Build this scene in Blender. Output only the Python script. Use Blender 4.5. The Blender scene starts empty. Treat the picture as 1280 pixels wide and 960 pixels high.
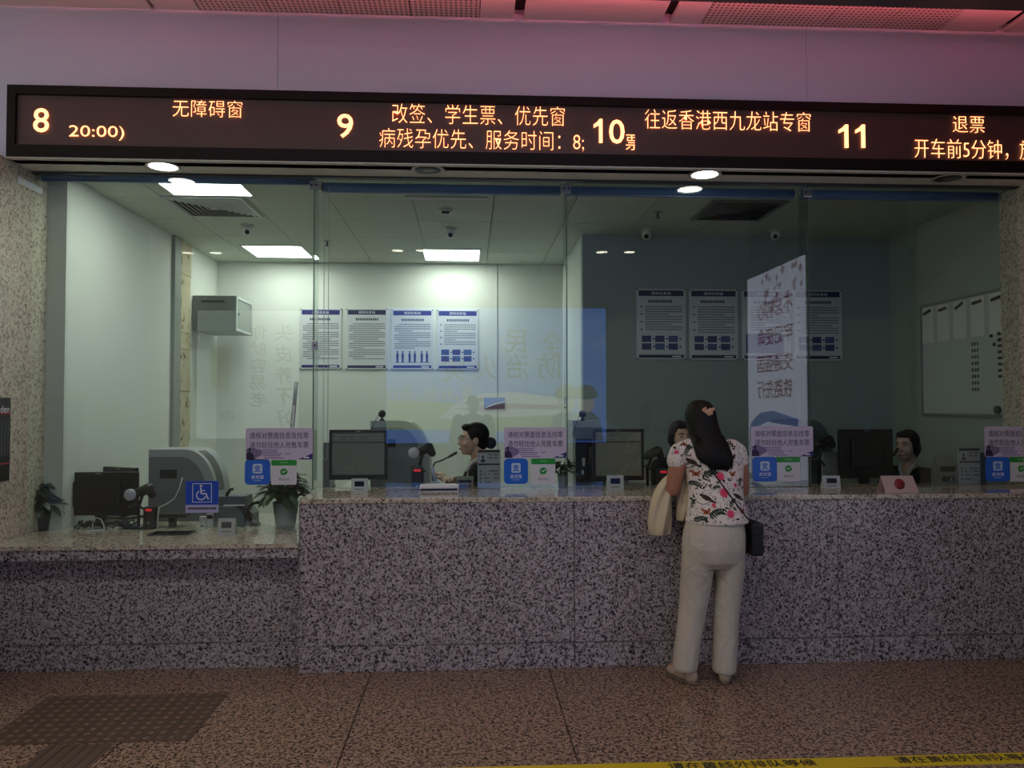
import bpy, bmesh, math, random
from math import sin, cos, pi, radians, sqrt, atan2
from mathutils import Vector, Matrix, noise
from mathutils.bvhtree import BVHTree
SC = bpy.context.scene
COL = SC.collection
random.seed(7)

# ------------------------------------------------------------------ camera
H = 1.578
F_PX = 960.5
YAW, PITCH, ROLL = radians(3.2355), radians(1.66), radians(-0.082)
Fv = Vector((sin(YAW)*cos(PITCH), cos(YAW)*cos(PITCH), sin(PITCH)))
R0 = Vector((cos(YAW), -sin(YAW), 0)); U0 = R0.cross(Fv)
Rv = cos(ROLL)*R0 + sin(ROLL)*U0
Uv = -sin(ROLL)*R0 + cos(ROLL)*U0
cam = bpy.data.cameras.new('camera'); cam.sensor_width = 36.0; cam.lens = F_PX*36/1280; cam.clip_start = 0.02
camo = bpy.data.objects.new('camera', cam); COL.objects.link(camo)
camo.matrix_world = Matrix(((Rv.x, Uv.x, -Fv.x, 0), (Rv.y, Uv.y, -Fv.y, 0), (Rv.z, Uv.z, -Fv.z, H), (0, 0, 0, 1)))
SC.camera = camo
def ray(px, py): return Fv + Rv*((px-640)/F_PX) + Uv*((480-py)/F_PX)
def aty(px, py, Y): d = ray(px, py); return Vector((0, 0, H)) + d*(Y/d.y)
def atz(px, py, Z): d = ray(px, py); return Vector((0, 0, H)) + d*((Z-H)/d.z)
def atx(px, py, X): d = ray(px, py); return Vector((0, 0, H)) + d*(X/d.x)

# ------------------------------------------------------------------ light, exposure
SC.view_settings.view_transform = 'Standard'
SC.view_settings.look = 'None'
SC.view_settings.exposure = 0.0
SC.view_settings.gamma = 1.0
SC.view_settings.use_curve_mapping = False
SC.cycles.use_denoising = True
SC.cycles.sample_clamp_indirect = 4.0
SC.cycles.max_bounces = 8
SC.cycles.transparent_max_bounces = 16
SC.cycles.caustics_reflective = False
SC.cycles.caustics_refractive = False
W = bpy.data.worlds.new('world'); SC.world = W; W.use_nodes = True
WB = W.node_tree.nodes['Background']
WB.inputs[0].default_value = (1.0, 0.92, 0.84, 1); WB.inputs[1].default_value = 1.25     # dim hall daylight
L_PANEL = 15.0        # office ceiling panels
L_DOWN = 16.0        # soffit downlights
L_HALL = 4.0         # hall downlights
L_HALLP = 10.5      # added hall light panels, unseen
L_RED = 8.5          # added red light strip under the hall ceiling, unseen
L_MURAL = 0.7        # backlit posters behind the camera
L_LED = 4.0

# ------------------------------------------------------------------ materials
def s2l(c): return tuple(((v/255)/12.92 if v/255 <= .04045 else ((v/255+.055)/1.055)**2.4) for v in c)
_M = {}
def mat(name, rgb, rough=.5, metal=0, emis=0, spec=.5, bump=0, bscale=200, lin=False, ecol=None):
    if name in _M: return _M[name]
    m = bpy.data.materials.new(name); m.use_nodes = True; n = m.node_tree; b = n.nodes['Principled BSDF']
    c = rgb if lin else s2l(rgb)
    b.inputs['Base Color'].default_value = (*c, 1); b.inputs['Roughness'].default_value = rough
    b.inputs['Metallic'].default_value = metal; b.inputs['Specular IOR Level'].default_value = spec
    if emis:
        b.inputs['Emission Color'].default_value = (*(ecol or c), 1); b.inputs['Emission Strength'].default_value = emis
    if bump:
        t = n.nodes.new('ShaderNodeTexNoise'); t.inputs['Scale'].default_value = bscale; t.inputs['Detail'].default_value = 3
        k = n.nodes.new('ShaderNodeBump'); k.inputs['Strength'].default_value = bump; k.inputs['Distance'].default_value = .01
        tc = n.nodes.new('ShaderNodeTexCoord'); n.links.new(tc.outputs['Object'], t.inputs['Vector'])
        n.links.new(t.outputs[0], k.inputs['Height']); n.links.new(k.outputs[0], b.inputs['Normal'])
    _M[name] = m; return m
def nodes(name, rough=.5, spec=.5):
    m = bpy.data.materials.new(name); m.use_nodes = True; nt = m.node_tree; b = nt.nodes['Principled BSDF']
    b.inputs['Roughness'].default_value = rough; b.inputs['Specular IOR Level'].default_value = spec
    _M[name] = m; return m, nt, b
def nn(nt, t, **kw):
    n = nt.nodes.new(t)
    for k, v in kw.items():
        if k.startswith('i_'): n.inputs[k[2:].replace('_', ' ')].default_value = v
        else: setattr(n, k, v)
    return n
def ramp(nt, src, stops, interp='LINEAR'):
    r = nt.nodes.new('ShaderNodeValToRGB'); r.color_ramp.interpolation = interp
    el = r.color_ramp.elements
    while len(el) < len(stops): el.new(0.5)
    for e, (p, c) in zip(el, stops): e.position = p; e.color = (*c, 1)
    nt.links.new(src, r.inputs[0]); return r.outputs[0]
def granite(name, light, mid, dark, scale, rough, cut=.5):
    m, nt, b = nodes(name, rough)
    g = nn(nt, 'ShaderNodeNewGeometry')
    t = nn(nt, 'ShaderNodeTexNoise', i_Scale=scale, i_Detail=2.5, i_Roughness=.6, i_Distortion=.9)
    nt.links.new(g.outputs['Position'], t.inputs['Vector'])
    c1 = ramp(nt, t.outputs[0], [(cut-.07, s2l(dark)), (cut-.02, s2l(mid)), (cut+.025, s2l(light)), (1, s2l(light))])
    t2 = nn(nt, 'ShaderNodeTexNoise', i_Scale=scale*.5, i_Detail=3)
    nt.links.new(g.outputs['Position'], t2.inputs['Vector'])
    mx = nn(nt, 'ShaderNodeMix', data_type='RGBA', blend_type='MULTIPLY'); mx.inputs[0].default_value = .8
    c2 = ramp(nt, t2.outputs[0], [(.38, (.62, .55, .55)), (.55, (1, 1, 1))])
    nt.links.new(c1, mx.inputs[6]); nt.links.new(c2, mx.inputs[7]); nt.links.new(mx.outputs[2], b.inputs['Base Color'])
    return m
G_WALL = granite('granite_speckled', (184, 176, 178), (112, 104, 106), (32, 30, 31), 74, .28, .475)
G_TOP = granite('granite_polished_top', (196, 190, 170), (150, 142, 126), (70, 64, 56), 74, .05, .42)
G_SIDE = granite('granite_side_wall', (206, 198, 180), (160, 152, 136), (58, 54, 46), 84, .25, .40)
G_FLOOR = granite('granite_brown_floor', (164, 138, 116), (116, 95, 78), (50, 39, 33), 72, .2, .48)
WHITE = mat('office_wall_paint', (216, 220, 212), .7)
CEILW = mat('soffit_white', (224, 222, 212), .6)
LAV = mat('upper_wall_panel', (192, 198, 216), .55)
BLACK = mat('black_plastic', (22, 22, 24), .35)
BLACKG = mat('black_gloss', (12, 12, 13), .15)
GREY = mat('grey_plastic', (120, 124, 124), .4)
LGREY = mat('light_grey_plastic', (176, 180, 180), .35)
DGREY = mat('dark_grey_plastic', (62, 66, 68), .4)
STEEL = mat('brushed_metal', (170, 172, 172), .3, 1)
PAPER = mat('white_paper', (214, 216, 220), .6)
NAVY = mat('navy_print', (38, 36, 110), .5)
INK = mat('black_print', (26, 26, 40), .6)
INKG = mat('grey_print', (96, 98, 112), .6)
LAVS = mat('lavender_print', (196, 188, 208), .45)
BLUEP = mat('blue_print', (18, 98, 200), .4)
GREENP = mat('green_print', (22, 140, 44), .4)
WPRINT = mat('white_print', (226, 228, 232), .45)
DKHOLE = mat('dark_recess', (10, 10, 10), .8)
def glassmat(name, tint):
    m = bpy.data.materials.new(name); m.use_nodes = True; nt = m.node_tree; nt.nodes.clear()
    out = nn(nt, 'ShaderNodeOutputMaterial'); tr = nn(nt, 'ShaderNodeBsdfTransparent'); gl = nn(nt, 'ShaderNodeBsdfGlossy')
    tr.inputs[0].default_value = (*tint, 1); gl.inputs['Roughness'].default_value = 0.0
    lw = nn(nt, 'ShaderNodeLayerWeight'); lw.inputs[0].default_value = .5
    pw = nn(nt, 'ShaderNodeMath', operation='POWER'); pw.inputs[1].default_value = 5
    ma = nn(nt, 'ShaderNodeMath', operation='MULTIPLY_ADD'); ma.inputs[1].default_value = .95; ma.inputs[2].default_value = .05
    mx = nn(nt, 'ShaderNodeMixShader')
    L = nt.links.new
    L(lw.outputs['Facing'], pw.inputs[0]); L(pw.outputs[0], ma.inputs[0]); L(ma.outputs[0], mx.inputs[0])
    L(tr.outputs[0], mx.inputs[1]); L(gl.outputs[0], mx.inputs[2]); L(mx.outputs[0], out.inputs[0])
    _M[name] = m; return m
GLASS = glassmat('partition_glass', (.93, .97, .945))
GLASSE = glassmat('glass_fin', (.86, .92, .88))

# ------------------------------------------------------------------ mesh building
class MB:
    def __init__(s): s.v = []; s.f = []; s.sm = []
    def add(s, vs, fs, smooth=False):
        o = len(s.v); s.v += [Vector(v) for v in vs]; s.f += [tuple(i+o for i in f) for f in fs]; s.sm += [smooth]*len(fs); return s
    def box(s, x0, x1, y0, y1, z0, z1, ch=0.0):
        if x0 > x1: x0, x1 = x1, x0
        if y0 > y1: y0, y1 = y1, y0
        if z0 > z1: z0, z1 = z1, z0
        if ch <= 0:
            vs = [(x, y, z) for x in (x0, x1) for y in (y0, y1) for z in (z0, z1)]
            return s.add(vs, [(0, 1, 3, 2), (4, 6, 7, 5), (0, 4, 5, 1), (2, 3, 7, 6), (0, 2, 6, 4), (1, 5, 7, 3)])
        bm = bmesh.new()
        bmesh.ops.create_cube(bm, size=1)
        for v in bm.verts: v.co = Vector(((x0+x1)/2+v.co.x*(x1-x0), (y0+y1)/2+v.co.y*(y1-y0), (z0+z1)/2+v.co.z*(z1-z0)))
        bmesh.ops.bevel(bm, geom=bm.edges[:], offset=min(ch, (x1-x0)*.45, (y1-y0)*.45, (z1-z0)*.45), segments=2, profile=.6, affect='EDGES')
        return s.bm(bm)
    def bm(s, bm, M=None, smooth=False):
        bm.verts.ensure_lookup_table(); bm.verts.index_update()
        vs = [(M @ v.co) if M else v.co.copy() for v in bm.verts]
        fs = [tuple(v.index for v in f.verts) for f in bm.faces]; bm.free()
        return s.add(vs, fs, smooth)
    def loft(s, rings, closed=True, smooth=True):
        n = len(rings[0]); vs = [p for r in rings for p in r]; fs = []
        for i in range(len(rings)-1):
            for j in range(n):
                k = (j+1) % n; fs.append((i*n+j, i*n+k, (i+1)*n+k, (i+1)*n+j))
        s.add(vs, fs, smooth)
        if closed:
            o = len(s.v)-len(vs)
            s.f.append(tuple(o+j for j in reversed(range(n)))); s.f.append(tuple(o+(len(rings)-1)*n+j for j in range(n))); s.sm += [False, False]
        return s
    def cyl(s, p0, p1, r0, r1=None, n=20, smooth=True):
        p0, p1 = Vector(p0), Vector(p1); r1 = r0 if r1 is None else r1
        d = (p1-p0).normalized(); a = d.orthogonal().normalized(); b = d.cross(a)
        return s.loft([[p + (a*cos(2*pi*j/n)+b*sin(2*pi*j/n))*r for j in range(n)] for p, r in ((p0, r0), (p1, r1))], True, smooth)
    def lathe(s, prof, c=(0, 0, 0), n=28, axis='z'):
        c = Vector(c); rings = []
        for r, h in prof:
            ring = []
            for j in range(n):
                a = 2*pi*j/n; x, y = r*cos(a), r*sin(a)
                ring.append(c + (Vector((x, y, h)) if axis == 'z' else Vector((x, h, y)) if axis == 'y' else Vector((h, x, y))))
            rings.append(ring)
        return s.loft(rings)
    def tube(s, pts, r, n=8):
        pts = [Vector(p) for p in pts]; rings = []
        a = None
        for i, p in enumerate(pts):
            d = (pts[min(i+1, len(pts)-1)]-pts[max(i-1, 0)]).normalized()
            a = (d.orthogonal() if a is None else (a - d*a.dot(d))).normalized(); b = d.cross(a)
            rr = r[i] if isinstance(r, (list, tuple)) else r
            rings.append([p+(a*cos(2*pi*j/n)+b*sin(2*pi*j/n))*rr for j in range(n)])
        return s.loft(rings)
    def ell(s, c, r, nu=20, nv=12, M=None):
        c = Vector(c); rings = []
        for i in range(nv+1):
            t = -pi/2+pi*i/nv; t = max(-pi/2+.02, min(pi/2-.02, t)); ring = []
            for j in range(nu):
                a = 2*pi*j/nu; p = Vector((r[0]*cos(t)*cos(a), r[1]*cos(t)*sin(a), r[2]*sin(t)))
                ring.append(c + (M @ p if M else p))
            rings.append(ring)
        return s.loft(rings)
    def cap(s, p0, r0, p1, r1=None, n=16):
        p0, p1 = Vector(p0), Vector(p1); r1 = r0 if r1 is None else r1
        d = (p1-p0).normalized(); a = d.orthogonal().normalized(); b = d.cross(a); rings = []
        for k in range(6): t = -pi/2+.05+(pi/2-.05)*k/5; rings.append((p0+d*(r0*sin(t)), r0*cos(t)))
        for k in range(6): t = (pi/2-.05)*k/5; rings.append((p1+d*(r1*sin(t)), r1*cos(t)))
        return s.loft([[p+(a*cos(2*pi*j/n)+b*sin(2*pi*j/n))*r for j in range(n)] for p, r in rings])
    def rings(s, rs, n=28):
        return s.loft([[Vector(c)+Vector((rx*cos(2*pi*j/n), ry*sin(2*pi*j/n), 0)) for j in range(n)] for c, rx, ry in rs])
    def prism(s, poly, y0, y1):      # poly in x,z, extruded along y
        n = len(poly); vs = [(x, y0, z) for x, z in poly]+[(x, y1, z) for x, z in poly]
        fs = [tuple(range(n)), tuple(reversed(range(n, 2*n)))]+[(i, i+n, (i+1) % n+n, (i+1) % n) for i in range(n)]
        return s.add(vs, fs)
    def prismx(s, poly, x0, x1):     # poly in y,z
        n = len(poly); vs = [(x0, y, z) for y, z in poly]+[(x1, y, z) for y, z in poly]
        fs = [tuple(range(n)), tuple(reversed(range(n, 2*n)))]+[(i, i+n, (i+1) % n+n, (i+1) % n) for i in range(n)]
        return s.add(vs, fs)
    def plate(s, cx, cz, w, h, y0, t, r=0):   # rounded plate facing -y, front at y0
        if r <= 0: return s.box(cx-w/2, cx+w/2, y0, y0+t, cz-h/2, cz+h/2)
        poly = []
        for (sx, sz, a0) in ((1, 1, 0), (-1, 1, pi/2), (-1, -1, pi), (1, -1, 3*pi/2)):
            for k in range(6):
                a = a0+pi/2*k/5; poly.append((cx+sx*(w/2-r)+r*cos(a), cz+sz*(h/2-r)+r*sin(a)))
        return s.prism(poly, y0, y0+t)
    def build(s, name, m, parent=None, loc=None, fix=True):
        me = bpy.data.meshes.new(name); me.from_pydata([tuple(v) for v in s.v], [], s.f); me.update()
        if fix:
            b = bmesh.new(); b.from_mesh(me); bmesh.ops.recalc_face_normals(b, faces=b.faces[:]); b.to_mesh(me); b.free()
        for p, q in zip(me.polygons, s.sm): p.use_smooth = q
        me.materials.append(m)
        o = bpy.data.objects.new(name, me); COL.objects.link(o)
        if parent: o.parent = parent
        if loc is not None: o.location = loc
        return o
def tag(o, label, cat, group=None):
    o['label'] = label; o['category'] = cat
    if group: o['group'] = group
    return o
def thing(name, label, cat, loc=(0, 0, 0), rz=0, group=None):
    o = bpy.data.objects.new(name, None); COL.objects.link(o); o.location = loc; o.rotation_euler = (0, 0, rz); o.empty_display_size = .1
    return tag(o, label, cat, group)
def struct(o): o['kind'] = 'structure'; return o

_T = {}
def text_raw(s, bold=0.0, ext=0.0):
    k = (s, bold, ext)
    if k in _T: return _T[k]
    cu = bpy.data.curves.new('t', 'FONT'); cu.body = s; cu.size = 1; cu.resolution_u = 3; cu.offset = bold; cu.extrude = .5 if ext else 0
    o = bpy.data.objects.new('t', cu); COL.objects.link(o)
    dg = bpy.context.evaluated_depsgraph_get(); dg.update()
    me = bpy.data.meshes.new_from_object(o.evaluated_get(dg))
    vs = [v.co.copy() for v in me.vertices]; fs = [tuple(p.vertices) for p in me.polygons]
    bpy.data.objects.remove(o); bpy.data.curves.remove(cu); bpy.data.meshes.remove(me)
    _T[k] = (vs, fs); return _T[k]
def text(s, cx, cz, w, h, y, m, parent=None, name='lettering', t=.002, bold=0.0, clip=None):
    """lettering facing -y, fitted to a w x h box centred at cx, cz; front at y-t"""
    vs, fs = text_raw(s, bold, 1)
    x0, x1 = min(v.x for v in vs), max(v.x for v in vs); y0, y1 = min(v.y for v in vs), max(v.y for v in vs)
    b = MB(); b.add([(cx-w/2+(v.x-x0)/(x1-x0)*w, y-t/2-v.z*t, cz-h/2+(v.y-y0)/(y1-y0)*h) for v in vs], fs)
    o = b.build(name, m, parent, fix=False)
    if clip:
        bm = bmesh.new(); bm.from_mesh(o.data)
        bmesh.ops.bisect_plane(bm, geom=bm.verts[:]+bm.edges[:]+bm.faces[:], plane_co=(clip, 0, 0), plane_no=(1, 0, 0), clear_outer=True)
        bm.to_mesh(o.data); bm.free()
    return o

# ------------------------------------------------------------------ fixed planes
YC = 4.66      # face of the high counter
HC = 1.028     # its top
YG = 5.12      # glass
ZS = 3.105      # soffit
ZO = 3.145      # office ceiling
YB = 8.42      # office back wall
YB2 = 6.91     # nearer back wall of the right half
XP = 1.034      # side wall between the two
XL = -2.70     # office left wall
XR = 3.91      # office right wall
ZH = 4.06      # hall ceiling
YF = 4.85      # upper wall above the windows
YH = -4.2      # far wall of the hall, behind the camera
ZL = .764      # low counter top
XC = aty(374, 740, YC).x
XGL = aty(40, 300, YG).x     # left granite side wall
XE = 4.6
# ------------------------------------------------------------------ setting: floor
fl = MB()
xs = [atz(460, 841, 0).x, atz(687, 838, 0).x, atz(915, 848, 0).x]
dx = (xs[2]-xs[0])/2; xj = [xs[1]+dx*k for k in range(-6, 7)]
yj = [4.38-1.0*k for k in range(-1, 10)]
for i in range(len(xj)-1):
    for j in range(len(yj)-1):
        fl.box(xj[i]+.003, xj[i+1]-.003, max(YH, yj[j+1]+.0015), yj[j]-.0015, -.03, 0)
struct(fl.build('floor', G_FLOOR))
struct(MB().box(-7.5, 7.5, YH-.2, YG+3, -.12, -.025).build('floor_bed', mat('floor_joint', (46, 36, 30), .8)))
struct(MB().box(XL-.4, XR+.3, 5.45, YB+.1, -.02, .02).box(XC+.1, XR, 5.5, YB, .02, .2).build('floor_office', mat('office_floor', (120, 118, 112), .4)))
# office walls
struct(MB().box(XL-.12, XP+.12, YB, YB+.12, 0, ZO+.1).build('wall_back', WHITE))
struct(MB().box(XP, XR+.1, YB2, YB2+.12, 0, ZO+.1).build('wall_back_right', mat('office_wall_dimmed', (152, 164, 160), .7)))  # wall colour darkened to stand in for the dim light on this side
struct(MB().box(XP, XP+.12, YB2+.119, YB+.1, 0, ZO+.1).build('wall_partition', WHITE))
struct(MB().box(XL-.12, XL, 5.32, YB+.1, 0, ZO+.1).build('wall_office_left', WHITE))
struct(MB().box(XR, XR+.12, 5.31, YB2+.1, 0, ZO+.1).build('wall_office_right', mat('office_wall_dimmed', (152, 164, 160), .7)))  # same darkened colour, shade put into the paint of the right wall
xj1 = aty(89, 400, 5.32).x
struct(MB().box(XGL-.15, XL-.001, 5.30, 5.42, 0, ZO+.1).build('trim_1', mat('jamb_paint', (212, 218, 210), .6)))
# granite side walls by the glass
struct(MB().box(XGL-.2, XGL, 3.3, 5.30, 0, ZS).build('wall_left', G_SIDE))
xgr = XR-.085
struct(MB().box(xgr, xgr+.25, 3.9, 5.305, 0, ZS).build('wall_right', G_SIDE))
struct(MB().box(XGL, XGL+.006, YF+.1, YG+.1, aty(20, 238, YG).z, aty(20, 230, YG).z).build('trim_2', PAPER))  # white strip standing in for a streak of light on the granite
# joint on the back wall
p = aty(622, 400, YB); struct(MB().box(p.x-.006, p.x+.006, YB-.004, YB, 0, ZO).build('trim_3', mat('wall_joint', (150, 152, 146), .7)))
# damaged plaster strip and grey post on the left wall
y1 = atx(214, 400, XL).y; y2 = atx(222, 400, XL).y; y3 = atx(236, 400, XL).y
struct(MB().box(XL, XL+.03, y1, y2, 0, ZO).build('trim_4', mat('grey_post', (142, 148, 142), .5)))
m, nt, b = nodes('chipped_plaster', .9)
g = nn(nt, 'ShaderNodeNewGeometry'); t = nn(nt, 'ShaderNodeTexNoise', i_Scale=9.0, i_Detail=5, i_Roughness=.7); nt.links.new(g.outputs['Position'], t.inputs['Vector'])
nt.links.new(ramp(nt, t.outputs[0], [(.36, s2l((96, 84, 66))), (.42, s2l((190, 180, 150))), (.7, s2l((200, 192, 166)))]), b.inputs['Base Color'])
st = MB(); N = 40
for k in range(N):
    z0, z1 = ZO*k/N, ZO*(k+1)/N; e = .03*noise.noise((0, 0, k*.9))
    st.box(XL, XL+.012+.012*random.random(), y2+.035+e, y3, z0, z1)
struct(st.build('trim_5', m))
struct(MB().box(XL, XL+.004, y2, y2+.09, 0, ZO).build('trim_6', mat('raw_plaster', (140, 126, 104), .9)))

# office ceiling: tiles with narrow grooves
m, nt, b = nodes('ceiling_tile', .85)
b.inputs['Base Color'].default_value = (*s2l((196, 202, 190)), 1)
cx0 = atz(466, 329, ZO).x; cw = .62
ct = MB(); cyj = [YB-.64*k for k in range(0, 6)]
cxj = [cx0+cw*k for k in range(-4, 10)]
for i in range(len(cxj)-1):
    for j in range(len(cyj)-1):
        xa, xb = max(XL, cxj[i]+.003), min(XR, cxj[i+1]-.003); ya, yb = max(5.15, cyj[j+1]+.003), cyj[j]-.003
        if xb > xa and yb > ya: ct.box(xa, xb, ya, yb, ZO, ZO+.02)
struct(ct.build('ceiling_office', m))
struct(MB().box(XGL-.2, XR+.2, 5.1, YB+.1, ZO+.02, ZO+.1).build('ceiling_void', mat('ceiling_groove', (120, 124, 116), .9)))
# soffit, upper wall
struct(MB().box(XGL-.5, XE, YF+.002, YG+.03, ZS, ZS+.12).build('ceiling_soffit', CEILW))
struct(MB().box(XGL, XE, 4.806, YF+.002, ZS-.0075, ZS-.0015).build('trim_20', CEILW))
uw = MB(); ux = [-4.6, aty(347, 80, YF).x, aty(1008, 80, YF).x, XE+1.5]
for a, c in zip(ux[:-1], ux[1:]): uw.box(a+.0012, c-.0012, YF, YF+.1, ZS, ZH+.1)
struct(uw.build('wall_upper', LAV))
struct(MB().box(-4.6, XE+1.5, YF+.1, YF+.2, ZS+.12, ZH+.2).build('wall_upper_backing', mat('joint_dark', (90, 86, 92), .8)))
# low-side glass head rail
struct(MB().box(XGL, xgr, YG-.02, YG+.03, ZS-.012, ZS).build('trim_7', mat('head_rail', (70, 74, 74), .4, .6)))
# hall ceiling: plain and perforated panels
gaps = [atz(-60, 10, ZH).x, atz(190, 8, ZH).x, atz(650, 10, ZH).x, atz(840, 12, ZH).x, atz(1262, 30, ZH).x]
m, nt, b = nodes('perforated_panel', .5)
g = nn(nt, 'ShaderNodeNewGeometry'); vo = nn(nt, 'ShaderNodeVectorMath', operation='SCALE'); vo.inputs['Scale'].default_value = 32
vf = nn(nt, 'ShaderNodeVectorMath', operation='FRACTION'); vs_ = nn(nt, 'ShaderNodeVectorMath', operation='SUBTRACT'); vs_.inputs[1].default_value = (.5, .5, .5)
mu = nn(nt, 'ShaderNodeVectorMath', operation='MULTIPLY'); mu.inputs[1].default_value = (1, 1, 0); le = nn(nt, 'ShaderNodeVectorMath', operation='LENGTH')
nt.links.new(g.outputs['Position'], vo.inputs[0]); nt.links.new(vo.outputs[0], vf.inputs[0]); nt.links.new(vf.outputs[0], vs_.inputs[0])
nt.links.new(vs_.outputs[0], mu.inputs[0]); nt.links.new(mu.outputs[0], le.inputs[0])
nt.links.new(ramp(nt, le.outputs['Value'], [(.24, s2l((84, 74, 70))), (.32, s2l((200, 184, 176)))]), b.inputs['Base Color'])
PERF = m; PLAIN = mat('plain_ceiling_panel', (206, 196, 192), .5)
hp = MB(); pp = MB()
def strip(mb, xa, xb):
    y = YH
    while y < YF+.05: mb.box(xa+.003, xb-.003, y+.003, min(y+1.2, YF+.05), ZH, ZH+.03); y += 1.2
xa_, xb_ = atz(248, 10, ZH).x, atz(600, 12, ZH).x
xc_, xd_ = atz(885, 15, ZH).x, atz(1190, 25, ZH).x
for k in range(4): strip(pp, xa_+(xb_-xa_)*k/4, xa_+(xb_-xa_)*(k+1)/4); strip(pp, xc_+(xd_-xc_)*k/4, xc_+(xd_-xc_)*(k+1)/4)
for a, c in ((-6.5, gaps[1]-.01), (gaps[1]+.01, xa_), (xb_, gaps[2]-.03), (gaps[2]+.03, gaps[3]-.03), (gaps[3]+.03, xc_), (xd_, gaps[4]-.03), (gaps[4]+.03, 7)): strip(hp, a, c)
struct(hp.build('ceiling', PLAIN)); struct(pp.build('ceiling_perforated', PERF))
struct(MB().box(-7, 7.5, YH-.1, YF+.2, ZH+.06, ZH+.15).build('ceiling_deck', mat('ceiling_deck', (40, 34, 34), .9)))
struct(MB().box(7.5, 7.6, YH, YG+1, 0, ZH+.1).build('wall_light_blocker', mat('blocker_wall_dark', (70, 66, 68), .6)))  # unseen dark wall added to block daylight from the right
struct(MB().box(-7.5, 7.5, YH-.15, YH, 0, ZH+.1).build('wall_hall', mat('hall_wall', (150, 146, 150), .6)))

# glass panes and fins
gx = [XGL+.004, aty(392, 420, YG).x, aty(708.5, 420, YG).x, aty(1011, 420, YG).x, xgr-.004]
for k in range(4):
    zb = (ZL if k == 0 else HC)+.004; x1_ = gx[k+1]-.003
    b_ = MB()
    if k == 0: x1_ = min(x1_, XC-.016)
    b_.box(gx[k]+.003, x1_, YG-.005, YG+.005, zb, ZS-.014)
    if k == 0: b_.box(XC-.014, gx[1]-.003, YG-.005, YG+.005, HC+.004, ZS-.014)
    struct(b_.build('window_%d' % (k+1), GLASS))
for k in (1, 2, 3):
    x = gx[k]; zb = HC+.004
    struct(MB().box(x-.006, x+.006, YG+.007, YG+.13, zb, ZS-.05).build('trim_%d' % (7+k), GLASSE))
    struct(MB().box(x-.0025, x+.0025, YG-.006, YG+.006, zb, ZS-.014).build('trim_%d' % (10+k), mat('silicone_joint', (64, 74, 70), .4)))
    c = thing('glass_clamp', 'small steel clamp at the top of the glass joint %s' % ('left of window 9', 'between windows 9 and 10', 'between windows 10 and 11')[k-1], 'clamp', (x, YG, ZS-.075), 0, 'clamps on the glass joints')
    MB().box(-.03, .03, -.018, -.006, -.02, .04, .004).build('plate', STEEL, c)
    MB().lathe([(.006, -.024), (.008, -.022), (.008, -.018)], (-.015, 0, .012), 12, 'y').lathe([(.006, -.024), (.008, -.022), (.008, -.018)], (.015, 0, .012), 12, 'y').build('bolt', DGREY, c)
x = gx[1]; c = thing('glass_clamp', 'small steel clamp halfway up the glass joint left of window 9', 'clamp', (x, YG, aty(392, 432, YG).z), 0, 'clamps on the glass joints')
MB().box(-.012, .03, -.014, -.006, -.03, .03, .003).build('plate', STEEL, c)
MB().lathe([(.005, -.02), (.007, -.018), (.007, -.014)], (.01, 0, 0), 12, 'y').build('bolt', DGREY, c)

# ------------------------------------------------------------------ counters
ct = thing('service_counter', 'long high granite service counter under windows 9 to 11', 'counter', (0, 0, 0))
XG2 = xgr-.006
jx = [XC, aty(718, 740, YC).x, aty(1048.5, 740, YC).x, aty(1206, 740, YC).x, XG2]
zpl = aty(700, 803, YC).z
for a, c_ in zip(jx[:-1], jx[1:]): MB().box(a+.002, c_-.002, YC, YC+.03, zpl+.002, HC-.032, .002).build('front_panel', G_WALL, ct)
for a, c_ in zip(jx[:-1], jx[1:]): MB().box(a+.002, c_-.002, YC-.006, YC+.03, 0.001, zpl-.002, .002).build('plinth_panel', G_WALL, ct)
MB().box(XC, XG2, YC+.031, 5.28, 0.001, HC-.032).build('core', mat('counter_core', (70, 62, 60), .8), ct)
MB().box(XC-.004, XG2, YC-.006, 5.30, HC-.031, HC, .006).build('countertop', G_TOP, ct)
MB().box(XC-.003, XC, YC, 5.28, 0.001, HC-.032).build('end_panel', G_WALL, ct)
lc = thing('low_counter', 'lower granite counter with overhanging top under window 8', 'counter', (0, 0, 0))
def slab(poly):
    b_ = MB(); n = len(poly)
    b_.add([(x, -y, ZL-.025) for x, y in poly]+[(x, -y, ZL) for x, y in poly], [tuple(range(n)), tuple(range(n, 2*n))]+[(i, (i+1) % n, (i+1) % n+n, i+n) for i in range(n)])
    return b_
YL = 4.785
MB().box(XGL+.004, XC-.008, YL, YL+.03, zpl+.002, .674).build('front_panel', G_WALL, lc)
MB().box(XGL+.004, XC-.008, YL-.006, YL+.03, .001, zpl-.002).build('plinth_panel', G_WALL, lc)
MB().box(XGL+.004, XC-.008, YC+.012, YC+.042, .676, ZL-.026, .003).build('apron', G_WALL, lc)
slab([(XGL+.004, -YC), (XC-.008, -YC), (XC-.008, -6.0), (XL+.004, -6.0), (XL+.004, -5.29), (XGL+.004, -5.29)]).build('countertop', G_TOP, lc)
MB().box(XGL+.02, XC-.008, YL+.031, 5.28, .03, ZL-.026).build('core', mat('counter_core', (70, 62, 60), .8), lc)
DESKW = mat('desk_laminate', (190, 188, 178), .45)
ZD = .98
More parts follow.
